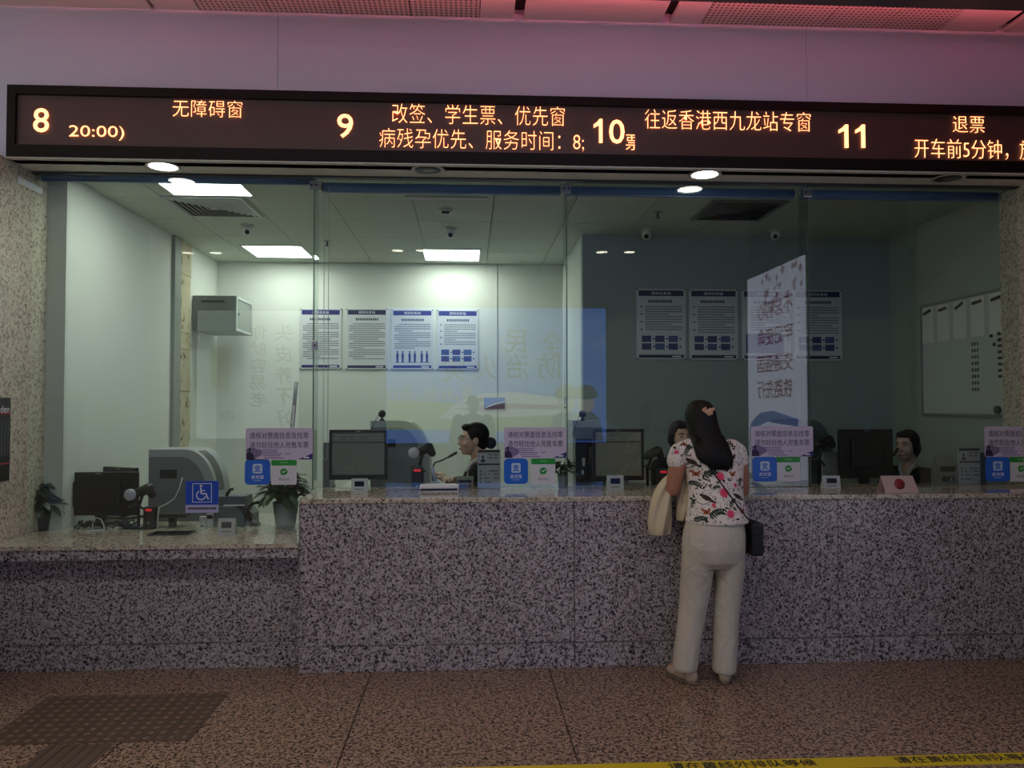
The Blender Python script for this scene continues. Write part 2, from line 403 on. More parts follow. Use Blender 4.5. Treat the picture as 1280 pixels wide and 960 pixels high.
def desk(px0, px1, label):
    a, c_ = aty(px0, 600, 5.5).x, aty(px1, 600, 5.5).x
    d = thing('desk', label, 'desk', ((a+c_)/2, 5.8, .2), 0, 'clerk desks behind the counter'); w = (c_-a)/2
    MB().box(-w, w, -.44, .45, ZD-.23, ZD-.2, .004).build('desk_top', DESKW, d)
    for sx in (-1, 1):
        for y in (-.40, .40): MB().box(sx*(w-.02), sx*(w-.055), y-.018, y+.018, 0, ZD-.23).build('leg', STEEL, d)
desk(417, 541, 'white desk holding the monitor at window 9, mostly behind the counter')
desk(696, 836, 'white desk holding the monitor at window 10, mostly behind the counter')
desk(985, 1112, 'white desk holding the monitor at window 11, mostly behind the counter')

# ------------------------------------------------------------------ LED sign
YSN = 4.80
sz0, sz1 = 3.104, 3.546
sx0 = aty(8, 150, YSN).x; sx1 = 4.5
sg = thing('led_sign', 'long black LED message board with red glowing window numbers 8 to 11', 'sign', (0, YSN, 0))
FR = mat('led_frame', (17, 14, 14), .5, spec=.2); LEDP = None
m, nt, b = nodes('led_panel', .45)
g = nn(nt, 'ShaderNodeNewGeometry'); wv = nn(nt, 'ShaderNodeTexWave', i_Scale=28.0, i_Distortion=0); wv.bands_direction = 'Z'
nt.links.new(g.outputs['Position'], wv.inputs['Vector'])
nt.links.new(ramp(nt, wv.outputs[0], [(0, s2l((64, 46, 44))), (1, s2l((82, 62, 58)))]), b.inputs['Base Color']); LEDP = m
fw = .045
MB().box(sx0, sx1, .035, .049, sz0, sz1).build('housing', FR, sg)
fr = MB(); fr.box(sx0, sx1, 0, .0345, sz1-.055, sz1); fr.box(sx0, sx1, 0, .0345, sz0, sz0+.075); fr.box(sx0, sx0+.05, 0, .0345, sz0+.075, sz1-.055); fr.box(sx1-.05, sx1, 0, .0345, sz0+.075, sz1-.055)
fr.build('frame', FR, sg)
MB().box(sx0+.05, sx1-.05, .020, .034, sz0+.075, sz1-.055).build('screen', LEDP, sg)
LED = mat('led_red', (1, .1, .05), .6, emis=L_LED, lin=True, ecol=(1.0, .33, .13))
def led_z(px, py):
    yt, yb = 106+.0209*(px-6), 196+.0159*(px-15)
    return sz1-(py-yt)/(yb-yt)*(sz1-sz0)
def led(s, x0, y0, x1, y1, bold=-.022, clip=None):
    a = aty(x0, y1, YSN); c_ = aty(x1, y0, YSN)
    cl = aty(clip, y0, YSN).x if clip else None
    za, zc = led_z((x0+x1)/2, y1), led_z((x0+x1)/2, y0)
    text(s, (a.x+c_.x)/2, (za+zc)/2, c_.x-a.x, zc-za, .014, LED, sg, 'led_text', .004, bold, cl)
def led_one(x0, y0, x1, y1):
    a = aty(x0, y1, YSN); c_ = aty(x1, y0, YSN); za = led_z((x0+x1)/2, y1); w, h = c_.x-a.x, led_z((x0+x1)/2, y0)-za
    P = [(.60, 0), (.95, 0), (.95, 1), (.66, 1), (.42, .87), (.05, .76), (.05, .62), (.60, .74)]
    MB().prism([(a.x+u*w, za+v*h) for u, v in P], .010, .014).build('led_text', LED, sg)
led('8', 40, 135, 60, 165, .004); led('9', 421, 142, 441, 172, .004); led_one(742, 148, 754, 178); led('0', 762, 149, 781, 179, .004); led_one(1049, 155, 1062, 184); led_one(1070, 155, 1083, 184)
led('20:00)', 85, 157, 154, 175, -.012)
led('无障碍窗', 215, 125, 302, 146)
led('改签、学生票、优先窗', 490, 131, 706, 155)
led('病残孕优先、服务时间：8;', 474, 162, 730, 187)
led('票', 783, 168, 803, 187, -.016, 794)
led('往返香港西九龙站专窗', 807, 138, 1014, 162)
led('退票', 1193, 145, 1232, 165)
led('开车前5分钟，旅', 1145, 174, 1294, 198)

# ------------------------------------------------------------------ lamps
EM_D = mat('downlight_lens', (255, 250, 240), .5, emis=L_DOWN, lin=False, ecol=(1, .96, .88))
EM_H = mat('hall_lamp_lens', (255, 244, 225), .5, emis=L_HALL*3, ecol=(1, .9, .74))
EM_P = mat('panel_diffuser', (255, 255, 255), .5, emis=L_PANEL, ecol=(.95, 1.0, .93))
LENS_OFF = mat('unlit_lens', (60, 58, 54), .35)
RIM = mat('lamp_rim', (196, 194, 186), .35)
def downlight(px, py, lit, label, z=ZS, r=.085):
    p = atz(px, py, z)
    d = thing('downlight', label, 'downlight', (p.x, p.y, z), 0, 'round downlights in the soffit')
    MB().lathe([(r, 0), (r+.022, 0), (r+.024, -.004), (r+.018, -.008), (r, -.004), (r, 0)], n=36).build('rim', RIM, d)
    MB().lathe([(.001, -.002), (r, -.002), (r, -.001), (.001, -.001)], n=36).build('lens', EM_D if lit else LENS_OFF, d)
    if not lit:
        MB().lathe([(.03, -.006), (.034, -.002), (.001, -.002), (.001, -.006)], n=20).build('bulb', mat('unlit_bulb', (110, 106, 98), .3), d)
downlight(204, 208, True, 'lit round downlight in the soffit above window 8')
downlight(535, 212, False, 'unlit round downlight in the soffit above window 9')
downlight(881, 218, True, 'lit round downlight in the soffit above window 10')
downlight(1185, 223, False, 'unlit round downlight in the soffit above window 11')
for i, (px, py) in enumerate(((235, 316), (270, 316), (497, 313), (527, 313), (752, 315), (787, 315))):
    q = atz(px, py, ZH); 
    d = thing('hall_downlight', 'round warm hall downlight seen reflected in the glass, %s of six from the left' % ('first', 'second', 'third', 'fourth', 'fifth', 'sixth')[i], 'downlight', (q.x, 2*YG-q.y, ZH), 0, 'hall ceiling downlights')
    MB().lathe([(.09, 0), (.11, 0), (.112, -.006), (.09, -.005), (.09, 0)]).build('rim', RIM, d)
    MB().lathe([(.001, -.003), (.09, -.003), (.09, -.001), (.001, -.001)]).build('lens', EM_H, d)
EM_HP = mat('added_panel_diffuser', (255, 248, 236), .5, emis=L_HALLP, ecol=(1, .93, .86))
for i, (x, y) in enumerate(((-3.4, 2.0), (-1.9, 2.0), (-.4, 2.0), (1.1, 2.0))):  # panels added out of view to brighten the hall
    d = thing('added_hall_panel', 'added warm fill light panel in the hall ceiling, out of view, %s from the left' % ('first', 'second', 'third', 'fourth')[i], 'ceiling light', (x, y, ZH), 0, 'added hall ceiling light panels')
    f = MB()
    for (a, c_, e, g_) in ((-.62, .62, -.17, -.15), (-.62, .62, .15, .17), (-.62, -.6, -.15, .15), (.6, .62, -.15, .15)): f.box(a, c_, e, g_, -.012, 0)
    f.build('frame', RIM, d)
    MB().box(-.6, .6, -.15, .15, -.008, -.001).build('diffuser', EM_HP, d)
def panel(x0, y0, label):
    d = thing('ceiling_light_panel', label, 'ceiling light', (x0, y0, ZO), 0, 'office ceiling light panels')
    f = MB()
    for (a, c_, e, g_) in ((-.3, .3, -.3, -.28), (-.3, .3, .28, .3), (-.3, -.28, -.28, .28), (.28, .3, -.28, .28)): f.box(a, c_, e, g_, -.008, 0)
    f.build('frame', RIM, d)
    MB().box(-.28, .28, -.28, .28, -.006, -.001).build('diffuser', EM_P, d)
q = atz(268, 244, ZO); PA = (q.x, q.y-.3); panel(*PA, 'square lit ceiling panel nearest the glass, above window 8')
qa = atz(322, 321, ZO); qb = atz(391, 321, ZO); panel((qa.x+qb.x)/2, qa.y-.3, 'square lit ceiling panel over the back of window 8')
qa = atz(529, 325, ZO); qb = atz(602, 325, ZO); panel((qa.x+qb.x)/2, qa.y-.3, 'square lit ceiling panel over the back of window 9')
q = atz(559, 247, ZO)
d = thing('ceiling_light_panel', 'thin ceiling panel edge above window 9, mostly above the blind', 'ceiling light', (q.x, q.y-.02, ZO), 0, 'office ceiling light panels')
MB().box(-.31, .31, -.02, .02, -.012, 0, .003).build('frame', RIM, d); MB().box(-.29, .29, -.016, .016, -.014, -.0121).build('diffuser', PAPER, d)

def vent(px, py, label, m1, m2):
    q = atz(px, py, ZO)
    d = thing('air_vent', label, 'vent', (q.x, q.y-.3, ZO), 0, 'square ceiling vents')
    f = MB()
    for (a, c_, e, g_) in ((-.3, .3, -.3, -.27), (-.3, .3, .27, .3), (-.3, -.27, -.27, .27), (.27, .3, -.27, .27)): f.box(a, c_, e, g_, -.014, 0)
    f.build('frame', m1, d)
    MB().box(-.27, .27, -.27, .27, -.002, -.0005).build('duct', DKHOLE, d)
    l = MB()
    for k in range(6):
        r = .27-.038*k; r2 = r-.030
        l.loft([[Vector((sx*rr, sy*rr, z)) for sx, sy in ((1, 1), (-1, 1), (-1, -1), (1, -1))] for rr, z in ((r, -.003), (r2, -.02), (r2-.003, -.02), (r-.004, -.003))], closed=False, smooth=False)
    l.box(-.035, .035, -.035, .035, -.018, -.014)
    l.build('louvre', m2, d)
vent(283, 270, 'white square louvred ceiling vent above window 8', LGREY, mat('vent_louvre', (190, 194, 188), .5))
vent(906, 274, 'dark square ceiling vent above window 10', GREY, mat('vent_louvre_dark', (70, 74, 72), .5))

def dome(px, py, label):
    q = atz(px, py, ZO)
    d = thing('security_camera', label, 'camera', (q.x, q.y, ZO), atan2(q.x, q.y)*-1, 'dome cameras on the office ceiling')
    MB().lathe([(.052, 0), (.055, -.006), (.05, -.022), (.001, -.024)], n=24).build('base', RIM, d)
    MB().ell((0, -.008, -.052), (.043, .043, .043)).build('ball', mat('dome_white', (226, 228, 226), .4), d)
    l = MB().cyl((0, -.035, -.066), (0, -.054, -.076), .021, .019); o = l.build('lens', BLACKG, d)
dome(309, 281, 'white dome camera on the ceiling behind window 8')
dome(563, 285, 'white dome camera on the ceiling behind window 9')
dome(808, 287, 'white dome camera on the ceiling behind window 10')
dome(969, 287, 'white dome camera on the ceiling right of the dark vent')
def sprinkler(px, py, label):
    q = atz(px, py, ZO)
    d = thing('sprinkler', label, 'sprinkler', (q.x, q.y, ZO), 0, 'ceiling sprinklers')
    MB().lathe([(.035, 0), (.033, -.005), (.012, -.012), (.001, -.012)], n=18).build('escutcheon', STEEL, d)
    MB().cyl((0, 0, -.01), (0, 0, -.045), .008).lathe([(.001, -.045), (.022, -.047), (.022, -.05), (.001, -.05)], n=14).build('head', DGREY, d)
sprinkler(409, 301, 'small ceiling sprinkler above the left posters'); sprinkler(822, 265, 'small ceiling sprinkler near the glass at window 10')
q = atz(557, 262, ZO)
d = thing('smoke_detector', 'small white ceiling detector with a dark front above window 9', 'detector', (q.x, q.y, ZO))
MB().lathe([(.06, 0), (.06, -.012), (.045, -.03), (.001, -.032)], n=24).build('housing', RIM, d)
MB().box(-.03, .03, -.052, -.02, -.045, -.025, .004).build('sensor', BLACK, d)

# ------------------------------------------------------------------ roller blinds
BL = mat('blind_fabric', (84, 116, 164), .7)
wn = ('window 8', 'window 9', 'window 10', 'window 11')
for k in range(4):
    a, c_ = gx[k]+.02, gx[k+1]-.02
    d = thing('roller_blind', 'rolled up blue blind along the top of the glass of %s' % wn[k], 'blind', ((a+c_)/2, YG+(.07 if k == 0 else .17), ZS+(.014 if k == 0 else -.006)), 0, 'rolled blue blinds')
    w = (c_-a)/2
    MB().cyl((-w, 0, -.015), (w, 0, -.015), .028, n=20).build('roll', BL, d)
    MB().box(-w, w, -.012, .012, -.055, -.043, .004).build('bottom_bar', mat('blind_bar', (108, 132, 168), .4), d)
    MB().box(-w-.005, -w, -.03, .03, -.05, .022).build('bracket', LGREY, d); MB().box(w, w+.005, -.03, .03, -.05, .022).build('bracket', LGREY, d)
    if k == 1:
        zb = aty(395, 575, YG+.15).z-(ZS-.006); pts = []
        for i in range(31): pts.append((-w+.02, -.03, -.02+(zb+.05)*i/30))
        for i in range(1, 9): a_ = pi+pi*i/8; pts.append((-w+.035+.015*cos(a_), -.03, zb+.03+.03*sin(a_)))
        for i in range(31): pts.append((-w+.05, -.03, zb+.03+(-zb-.05)*i/30))
        MB().tube(pts, .0022, 6).build('bead_chain', LGREY, d)

# ------------------------------------------------------------------ signs on the glass
def notice(px0, py0, px1, py1, label, cut=False):
    a, c_ = aty(px0, py1, YG-.006), aty(px1, py0, YG-.006); w, h = c_.x-a.x, c_.z-a.z
    d = thing('notice_sheet', label, 'notice', ((a.x+c_.x)/2, YG-.0055, (a.z+c_.z)/2), 0, 'lavender notices on the glass')
    MB().plate(0, 0, w, h, -.003, .003, .012).build('sheet', LAVS, d)
    INK2 = mat('notice_ink', (28, 20, 58), .5)
    text('请核对票面信息及找零', -.0*w, .265*h, .88*w, .21*h, -.003, INK2, d, t=.0006, bold=0)
    text('请勿轻信他人兜售车票', -.0*w, -.03*h, .88*w, .21*h, -.003, INK2, d, t=.0006, bold=0)
    l = MB()
    for k, (x0, x1, z) in enumerate(((-.28, -.02, -.19), (-.28, -.02, -.25), (-.27, .04, -.31), (.09, .17, -.31), (-.24, .02, -.37), (-.22, .08, -.44))):
        l.box(x0*w, x1*w, -.0036, -.003, (z-.018)*h, (z+.012)*h)
    l.build('small_print', mat('lavender_small_print', (128, 112, 160), .5), d)
    MB().prism([(-.5*w+.004, -.15*h), (-.38*w, -.12*h), (-.26*w, -.2*h), (-.26*w, -.34*h), (-.36*w, -.47*h), (-.5*w+.004, -.47*h)], -.0034, -.003).build('photo', mat('notice_photo', (122, 108, 146), .5), d)
    f = MB(); pr = [(-.49, -.48), (-.37, -.48), (-.375, -.36), (-.40, -.28), (-.425, -.26), (-.425, -.23), (-.455, -.23), (-.455, -.26), (-.49, -.3)]
    f.prism([(x*w, z*h) for x, z in pr], -.0042, -.0034)
    f.prism([(-.44*w+.017*w*1.15*cos(t*pi/8), -.17*h+.06*h*sin(t*pi/8)) for t in range(16)], -.0042, -.0034)
    f.build('figure', INK2, d)
    MB().prism([(.28*w, -.492*h), (.488*w, -.492*h), (.499*w, -.44*h), (.499*w, -.30*h), (.40*w, -.39*h)], -.0036, -.003).build('corner_wedge', mat('deep_violet_print', (44, 34, 110), .5), d)
    MB().box(.37*w, .45*w, -.0042, -.0036, -.45*h, -.41*h).build('wedge_print', WPRINT, d)
    return d
def blue_badge(px0, py0, px1, py1, label):
    a, c_ = aty(px0, py1, YG-.006), aty(px1, py0, YG-.006); w, h = c_.x-a.x, c_.z-a.z
    d = thing('payment_sign', label, 'payment sign', ((a.x+c_.x)/2, YG-.0055, (a.z+c_.z)/2), 0, 'blue payment signs on the glass')
    MB().plate(0, 0, w, h, -.003, .003, .028).build('plate', BLUEP, d)
    MB().plate(0, .13*h, .38*w, .38*h, -.0038, .0008, .012).build('logo_tile', mat('pale_blue_print', (186, 206, 228), .45), d)
    text('支', 0, .13*h, .29*w, .28*h, -.0038, BLUEP, d, 'logo', .0006, .03)
    text('支付宝', 0, -.2*h, .5*w, .15*h, -.003, WPRINT, d, t=.0006, bold=.012)
    text('ALIPAY', 0, -.34*h, .30*w, .035*h, -.003, WPRINT, d, t=.0006)
def green_badge(px0, py0, px1, py1, label):
    a, c_ = aty(px0, py1, YG-.006), aty(px1, py0, YG-.006); w, h = c_.x-a.x, c_.z-a.z
    d = thing('payment_sign', label, 'payment sign', ((a.x+c_.x)/2, YG-.0055, (a.z+c_.z)/2), 0, 'white and green payment signs on the glass')
    MB().plate(0, 0, w, h, -.003, .003, .010).build('plate', mat('white_sign', (206, 208, 212), .45), d)
    MB().plate(0, .39*h, .996*w, .22*h, -.0036, .0006, .008).build('header', GREENP, d)
    text('推荐使用', 0, .4*h, .3*w, .06*h, -.0036, mat('pale_green_print', (150, 210, 150), .5), d, t=.0005)
    b_ = MB(); b_.prism([(.15*w*cos(t*pi/16), .03*h+.13*h*sin(t*pi/16)) for t in range(32)], -.0036, -.003); b_.prism([(-.11*w, -.04*h), (-.03*w, -.09*h), (-.1*w, -.13*h)], -.0036, -.003)
    b_.build('logo', GREENP, d)
    MB().prism([(-.075*w, .04*h), (-.06*w, .055*h), (-.03*w, .02*h), (.11*w, .10*h), (.115*w, .085*h), (-.03*w, -.02*h)], -.0042, -.0036).build('tick', WPRINT, d)
    text('微信支付', 0, -.28*h, .42*w, .1*h, -.003, INKG, d, t=.0006)
for wd, n_, bl, gr in (('window 8', (307, 535, 391, 575), (306, 574, 338, 606), (339, 575, 371, 606)),
                       ('window 9', (630, 534, 708, 573), (630, 573, 660, 605), (664, 573, 694, 606)),
                       ('window 10', (939, 533, 1016, 571), (941, 571, 971, 602), (971, 571, 1000, 602)),
                       ('window 11', (1231, 533, 1307, 571), (1232, 571, 1262, 602), (1262, 571, 1291, 602))):
    notice(*n_, 'lavender notice with two lines of black writing on the glass at %s' % wd)
    blue_badge(*bl, 'blue rounded mobile payment sign on the glass at %s' % wd)
    green_badge(*gr, 'white payment sign with green top on the glass at %s' % wd)
a, c_ = aty(232, 641, YG-.006), aty(273.5, 601, YG-.006); w, h = c_.x-a.x, c_.z-a.z
d = thing('accessibility_sign', 'blue wheelchair symbol sign on the glass at window 8', 'sign', ((a.x+c_.x)/2, YG-.0055, (a.z+c_.z)/2))
MB().plate(0, 0, w, h, -.003, .003).build('plate', mat('pale_caption', (176, 176, 214), .45), d)
MB().box(-w/2, w/2, -.0036, -.003, -.25*h, .5*h).build('blue_field', mat('sign_blue', (16, 72, 186), .4), d)
fr = MB(); r = .30*h; zc = .125*h
for x0, x1, z0, z1 in ((-r, r, zc+r-.004, zc+r), (-r, r, zc-r, zc-r+.004), (-r, -r+.004, zc-r, zc+r), (r-.004, r, zc-r, zc+r)): fr.box(x0, x1, -.0042, -.0036, z0, z1)
fr.build('border', WPRINT, d)
ic = MB(); q = r/1.0
ic.prism([(-.12*q+.13*q*cos(t*pi/10), zc+.72*q+.13*q*sin(t*pi/10)) for t in range(20)], -.0042, -.0036)
def bar(mb, x0, z0, x1, z1, w_):
    dx, dz = x1-x0, z1-z0; L = sqrt(dx*dx+dz*dz); nx, nz = -dz/L*w_/2, dx/L*w_/2
    mb.prism([(x0+nx, z0+nz), (x1+nx, z1+nz), (x1-nx, z1-nz), (x0-nx, z0-nz)], -.0042, -.0036)
bar(ic, -.14*q, zc+.55*q, -.1*q, zc-.08*q, .15*q); bar(ic, -.12*q, zc+.25*q, .32*q, zc+.22*q, .1*q); bar(ic, -.12*q, zc-.06*q, .42*q, zc-.1*q, .14*q); bar(ic, .40*q, zc-.06*q, .62*q, zc-.66*q, .14*q); bar(ic, .58*q, zc-.66*q, .76*q, zc-.58*q, .1*q)
n_ = 26; a0, a1 = radians(115), radians(345); ri, ro = .40*q, .52*q; wx, wz = -.1*q, zc-.25*q
arc = [(wx+ro*cos(a0+(a1-a0)*k/n_), wz+ro*sin(a0+(a1-a0)*k/n_)) for k in range(n_+1)]+[(wx+ri*cos(a1-(a1-a0)*k/n_), wz+ri*sin(a1-(a1-a0)*k/n_)) for k in range(n_+1)]
for k in range(n_): ic.prism([arc[k], arc[k+1], arc[2*n_-k], arc[2*n_+1-k]], -.0042, -.0036)
ic.build('wheelchair_symbol', WPRINT, d)
l = MB()
for k in range(14): x = -.42*w+k*.062*w; l.box(x, x+.045*w, -.0036, -.003, -.40*h, -.33*h)
l.build('caption_print', INK, d)

# dark poster on the left side wall
q0 = atx(10, 600, XGL); q1 = atx(10, 497, XGL)
d = thing('wall_poster', 'dark narrow poster with red lines on the left granite wall', 'poster', (XGL+.001, q0.y-.22, (q0.z+q1.z)/2), radians(90))
w, h = .44, q1.z-q0.z
MB().box(-w/2, w/2, -.008, 0, -h/2, h/2, .002).build('board', mat('poster_black', (34, 30, 32), .4), d)
l = MB(); l.box(-w/2+.01, w/2-.004, -.0086, -.008, .30*h, .32*h); l.box(-w/2+.01, w/2-.004, -.0086, -.008, -.30*h, -.285*h); l.build('red_line', mat('poster_red', (170, 30, 50), .5), d)
text('den', w/2-.06, .36*h, .09, .045, -.008, WPRINT, d, t=.0006)
l = MB()
for k in range(5): l.box(w/2-.028-.03*k, w/2-.02-.03*k, -.0086, -.008, -.2*h, .22*h)
l.build('small_print', INKG, d)

# ------------------------------------------------------------------ posters on the office back walls
PSH = mat('poster_sheet', (206, 210, 214), .5)
def poster(px0, py0, px1, py1, Y, label, kind, group, seed, hdr):
    a, c_ = aty(px0, py1, Y-.012), aty(px1, py0, Y-.012); w, h = c_.x-a.x, c_.z-a.z
    d = thing('rule_poster', label, 'poster', ((a.x+c_.x)/2, Y, (a.z+c_.z)/2), 0, group)
    MB().box(-w/2, w/2, -.012, -.002, -h/2, h/2, .002).build('sheet', PSH, d)
    MB().box(-w/2+.02, w/2-.02, -.0126, -.012, .40*h, .48*h).box(-w/2+.02, w/2-.02, -.0126, -.012, -.48*h, -.435*h).build('colour_band', hdr, d)
    text('深圳北车站', 0, .44*h, .40*w, .045*h, -.0126, WPRINT, d, t=.0005, bold=.01)
    MB().box(.22*w, .4*w, -.013, -.0126, -.47*h, -.45*h).build('band_print', WPRINT, d)
    rnd = random.Random(seed); l = MB()
    x = -.26*w
    while x < .24*w: l.box(x, x+.035*w, -.0126, -.012, .305*h, .345*h); x += .05*w
    bot = {'t': -.36, 'p': -.12, 'f': -.16, 'i': -.10}[kind]; z = .24*h; row = 0
    while z > bot*h:
        x0 = -.42*w + (.1*w if kind in 'pi' or row % 4 == 0 else 0); x = x0; end = .42*w if row % 4 != 3 else (-.1+.4*rnd.random())*w
        while x < end:
            l.box(x, x+.016*w, -.0126, -.012, z, z+.018*h); x += .027*w
        if kind == 'p' and row % 3 == 0: l.box(-.42*w, -.38*w, -.0126, -.012, z, z+.018*h)
        z -= .036*h; row += 1
    l.build('print', mat('poster_print', (58, 60, 76), .6), d)
    if kind == 'p':
        for r_ in range(2):
            for c__ in range(3):
                x, zz = (-.30+.27*c__)*w, (-.21-.11*r_)*h
                MB().box(x-.095*w, x+.095*w, -.0128, -.012, zz-.045*h, zz+.045*h).build('photo', mat('poster_photo_%d' % ((r_+c__) % 3), ((58, 66, 120), (66, 60, 112), (72, 92, 140))[(r_+c__) % 3], .5), d)
                ar = MB().prism([(x+.12*w, zz), (x+.15*w, zz+.02*h), (x+.15*w, zz+.007*h), (x+.17*w, zz+.007*h), (x+.17*w, zz-.007*h), (x+.15*w, zz-.007*h), (x+.15*w, zz-.02*h)], -.0128, -.012)
                ar.build('arrow', NAVY, d)
    if kind == 'f':
        for g_ in range(3):
            f = MB(); x = (-.29+.29*g_)*w
            for s_ in (-1, 1):
                xx = x+s_*.062*w
                f.prism([(xx-.022*w, -.38*h), (xx-.030*w, -.27*h), (xx-.026*w, -.235*h), (xx+.026*w, -.235*h), (xx+.030*w, -.27*h), (xx+.022*w, -.38*h)], -.0128, -.012)
                f.prism([(xx+.018*w*cos(t*pi/6), -.213*h+.02*h*sin(t*pi/6)) for t in range(12)], -.0128, -.012)
            f.box(x-.12*w, x+.12*w, -.0128, -.012, -.39*h, -.38*h)
            f.build('figure_print', mat('figure_blue', (36, 52, 110), .5), d)
    if kind == 'i': MB().box(-.42*w, .36*w, -.0128, -.012, -.40*h, -.13*h).build('photo', mat('poster_photo_0', (58, 66, 120), .5), d)
    for sx in (-1, 1):
        for sz in (-1, 1):
            MB().lathe([(.001, -.019), (.006, -.018), (.007, -.012), (.006, -.002)], (sx*(w/2-.006), 0, sz*(h/2-.006)), 10, 'y').build('pin', DGREY, d)
GA = 'rule posters on the bright back wall'
poster(374.5, 386, 427, 461, YB, 'leftmost of the four rule posters on the bright back wall', 't', GA, 1, NAVY)
poster(432, 386, 484.5, 461.5, YB, 'text poster with darker bands, second from left on the bright back wall', 't', GA, 2, mat('dark_navy_print', (44, 44, 84), .5))
poster(489, 387, 541.5, 461.5, YB, 'poster with six small standing figures on the bright back wall', 'f', GA, 3, NAVY)
poster(546, 387.5, 598, 462, YB, 'poster with six small photos on the bright back wall', 'p', GA, 4, NAVY)
GB = 'rule posters on the dim right back wall'
DN = mat('dim_navy_print', (40, 40, 76), .5)
poster(796, 361.5, 857, 449, YB2, 'leftmost of the four posters on the dim right back wall', 'p', GB, 5, DN)
poster(862, 362, 922, 449.5, YB2, 'second poster from left on the dim right back wall', 'p', GB, 6, DN)
poster(928, 362.5, 988, 450, YB2, 'poster with one large picture on the dim right back wall', 'i', GB, 7, DN)
poster(993, 363, 1052, 450.5, YB2, 'rightmost poster on the dim right back wall', 'p', GB, 8, DN)
a, c_ = aty(605, 511, YB-.01), aty(631, 497, YB-.01); w, h = c_.x-a.x, c_.z-a.z
d = thing('small_picture', 'small blue train picture on the bright back wall above the clerk', 'picture', ((a.x+c_.x)/2, YB, (a.z+c_.z)/2))
MB().box(-w/2, w/2, -.01, -.002, -h/2, h/2).build('board', mat('picture_sky', (110, 150, 216), .5), d)
MB().prism([(-.5*w, -.5*h), (.5*w, -.5*h), (.5*w, .05*h), (.1*w, -.1*h), (-.3*w, -.38*h)], -.0106, -.01).build('dark_train_print', mat('picture_train', (40, 36, 70), .4), d)
MB().prism([(-.45*w, -.35*h), (0, -.05*h), (.5*w, .2*h), (.5*w, .12*h), (0, -.14*h), (-.4*w, -.42*h)], -.0112, -.0106).build('white_stripe_print', WPRINT, d)

# wall cabinet at the left
yf = atx(240, 400, XL).y; a = aty(240, 413, yf); c_ = aty(294.5, 369.5, yf); yb = atx(314.5, 400, c_.x).y
d = thing('wall_cabinet', 'grey metal cabinet mounted high in the back left corner', 'cabinet', (c_.x, yf, a.z))
w, h, D = c_.x-XL-.003, c_.z-a.z, yb-yf
MB().box(-w, 0, 0, D, 0, h, .006).build('body', mat('cabinet_grey', (128, 138, 130), .45), d)
MB().box(.001, .004, .03, D-.03, .03, h-.03).build('side_pane', mat('cabinet_pane', (118, 128, 122), .12), d)
f = MB(); f.box(.001, .01, .0, .03, 0, h); f.box(.001, .01, D-.03, D, 0, h); f.box(.001, .01, .03, D-.03, 0, .025); f.box(.001, .01, .03, D-.03, h-.025, h); f.build('door_frame', mat('cabinet_frame', (176, 184, 178), .4), d)
MB().cyl((.01, .08, h*.5), (.02, .08, h*.5), .012).build('lock', DGREY, d)
MB().box(-w*.8, -w*.25, -.004, 0, h*.80, h*.86).build('vent_slot', DGREY, d)
# dark pole leaning by the back wall
a, c_ = aty(365.5, 533, 7.6), aty(370.5, 478, 7.75)
dn = (a-c_).normalized(); base = c_+dn*((c_.z-.02)/-dn.z)
d = thing('leaning_pole', 'dark pole leaning against the back wall below the leftmost poster', 'pole', base)
v = c_-base
MB().cyl(v*0.0, v*.87, .02, .02).build('lower_tube', BLACK, d); MB().cyl(v*.87, v, .019, .019).build('upper_tube', DGREY, d); MB().ell(v*0+Vector((0, 0, .0)), (.024, .024, .018)).build('rubber_foot', BLACK, d)
# whiteboard on the right wall
yn, yfar = 5.33, atx(1152, 450, XR-.02).y; zt = atx(1152, 382, XR-.02).z; zb = atx(1155, 520, XR-.02).z
d = thing('whiteboard', 'whiteboard with sheets and magnets on the right office wall', 'whiteboard', (XR-.001, (yn+yfar)/2, (zt+zb)/2), radians(-90))
w, h = yfar-yn, zt-zb
MB().box(-w/2, w/2, -.02, 0, -h/2, h/2).build('board', mat('whiteboard_face', (190, 198, 194), .2), d)
f = MB()
for x0, x1, z0, z1 in ((-w/2, w/2, h/2-.02, h/2), (-w/2, w/2, -h/2, -h/2+.025), (-w/2, -w/2+.02, -h/2, h/2), (w/2-.02, w/2, -h/2, h/2)): f.box(x0, x1, -.028, -.0201, z0, z1)
f.build('frame', GREY, d)
text_rows = MB()
for r_ in range(8): 
    for c__ in range(3): text_rows.box(.12*w+c__*.03+.006*random.random(), .12*w+c__*.03+.022, -.0206, -.02, .08*h-r_*.05, .08*h-r_*.05+.025)
    text_rows.box(.40*w, .44*w, -.0206, -.02, .14*h-r_*.045, .14*h-r_*.045+.02)
text_rows.build('handwriting', INK, d)
for k in range(5):
    x = -.40*w+.2*w*k
    s_ = tag(MB().box(-.075*w, .075*w, -.003, 0, -.30, 0).build('paper_sheet', mat('board_paper', (216, 218, 214), .6)), ('first', 'second', 'third', 'fourth', 'fifth')[k]+' paper sheet from the left along the top of the whiteboard', 'paper', 'sheets on the whiteboard')
    s_.location = (XR-.0225, d.location.y-x, d.location.z+h/2-.03); s_.rotation_euler = (0, 0, radians(-90))
    g_ = tag(MB().box(-.05, .05, -.012, 0, -.011, .011, .003).build('magnet_clip', BLACK), 'black magnet strip holding the %s whiteboard sheet' % ('first', 'second', 'third', 'fourth', 'fifth')[k], 'magnet', 'magnet strips on the whiteboard')
    g_.location = (XR-.0262, d.location.y-x, d.location.z+h/2-.07); g_.rotation_euler = (0, radians((-14, -6, -22, -5, -8)[k]), radians(-90))
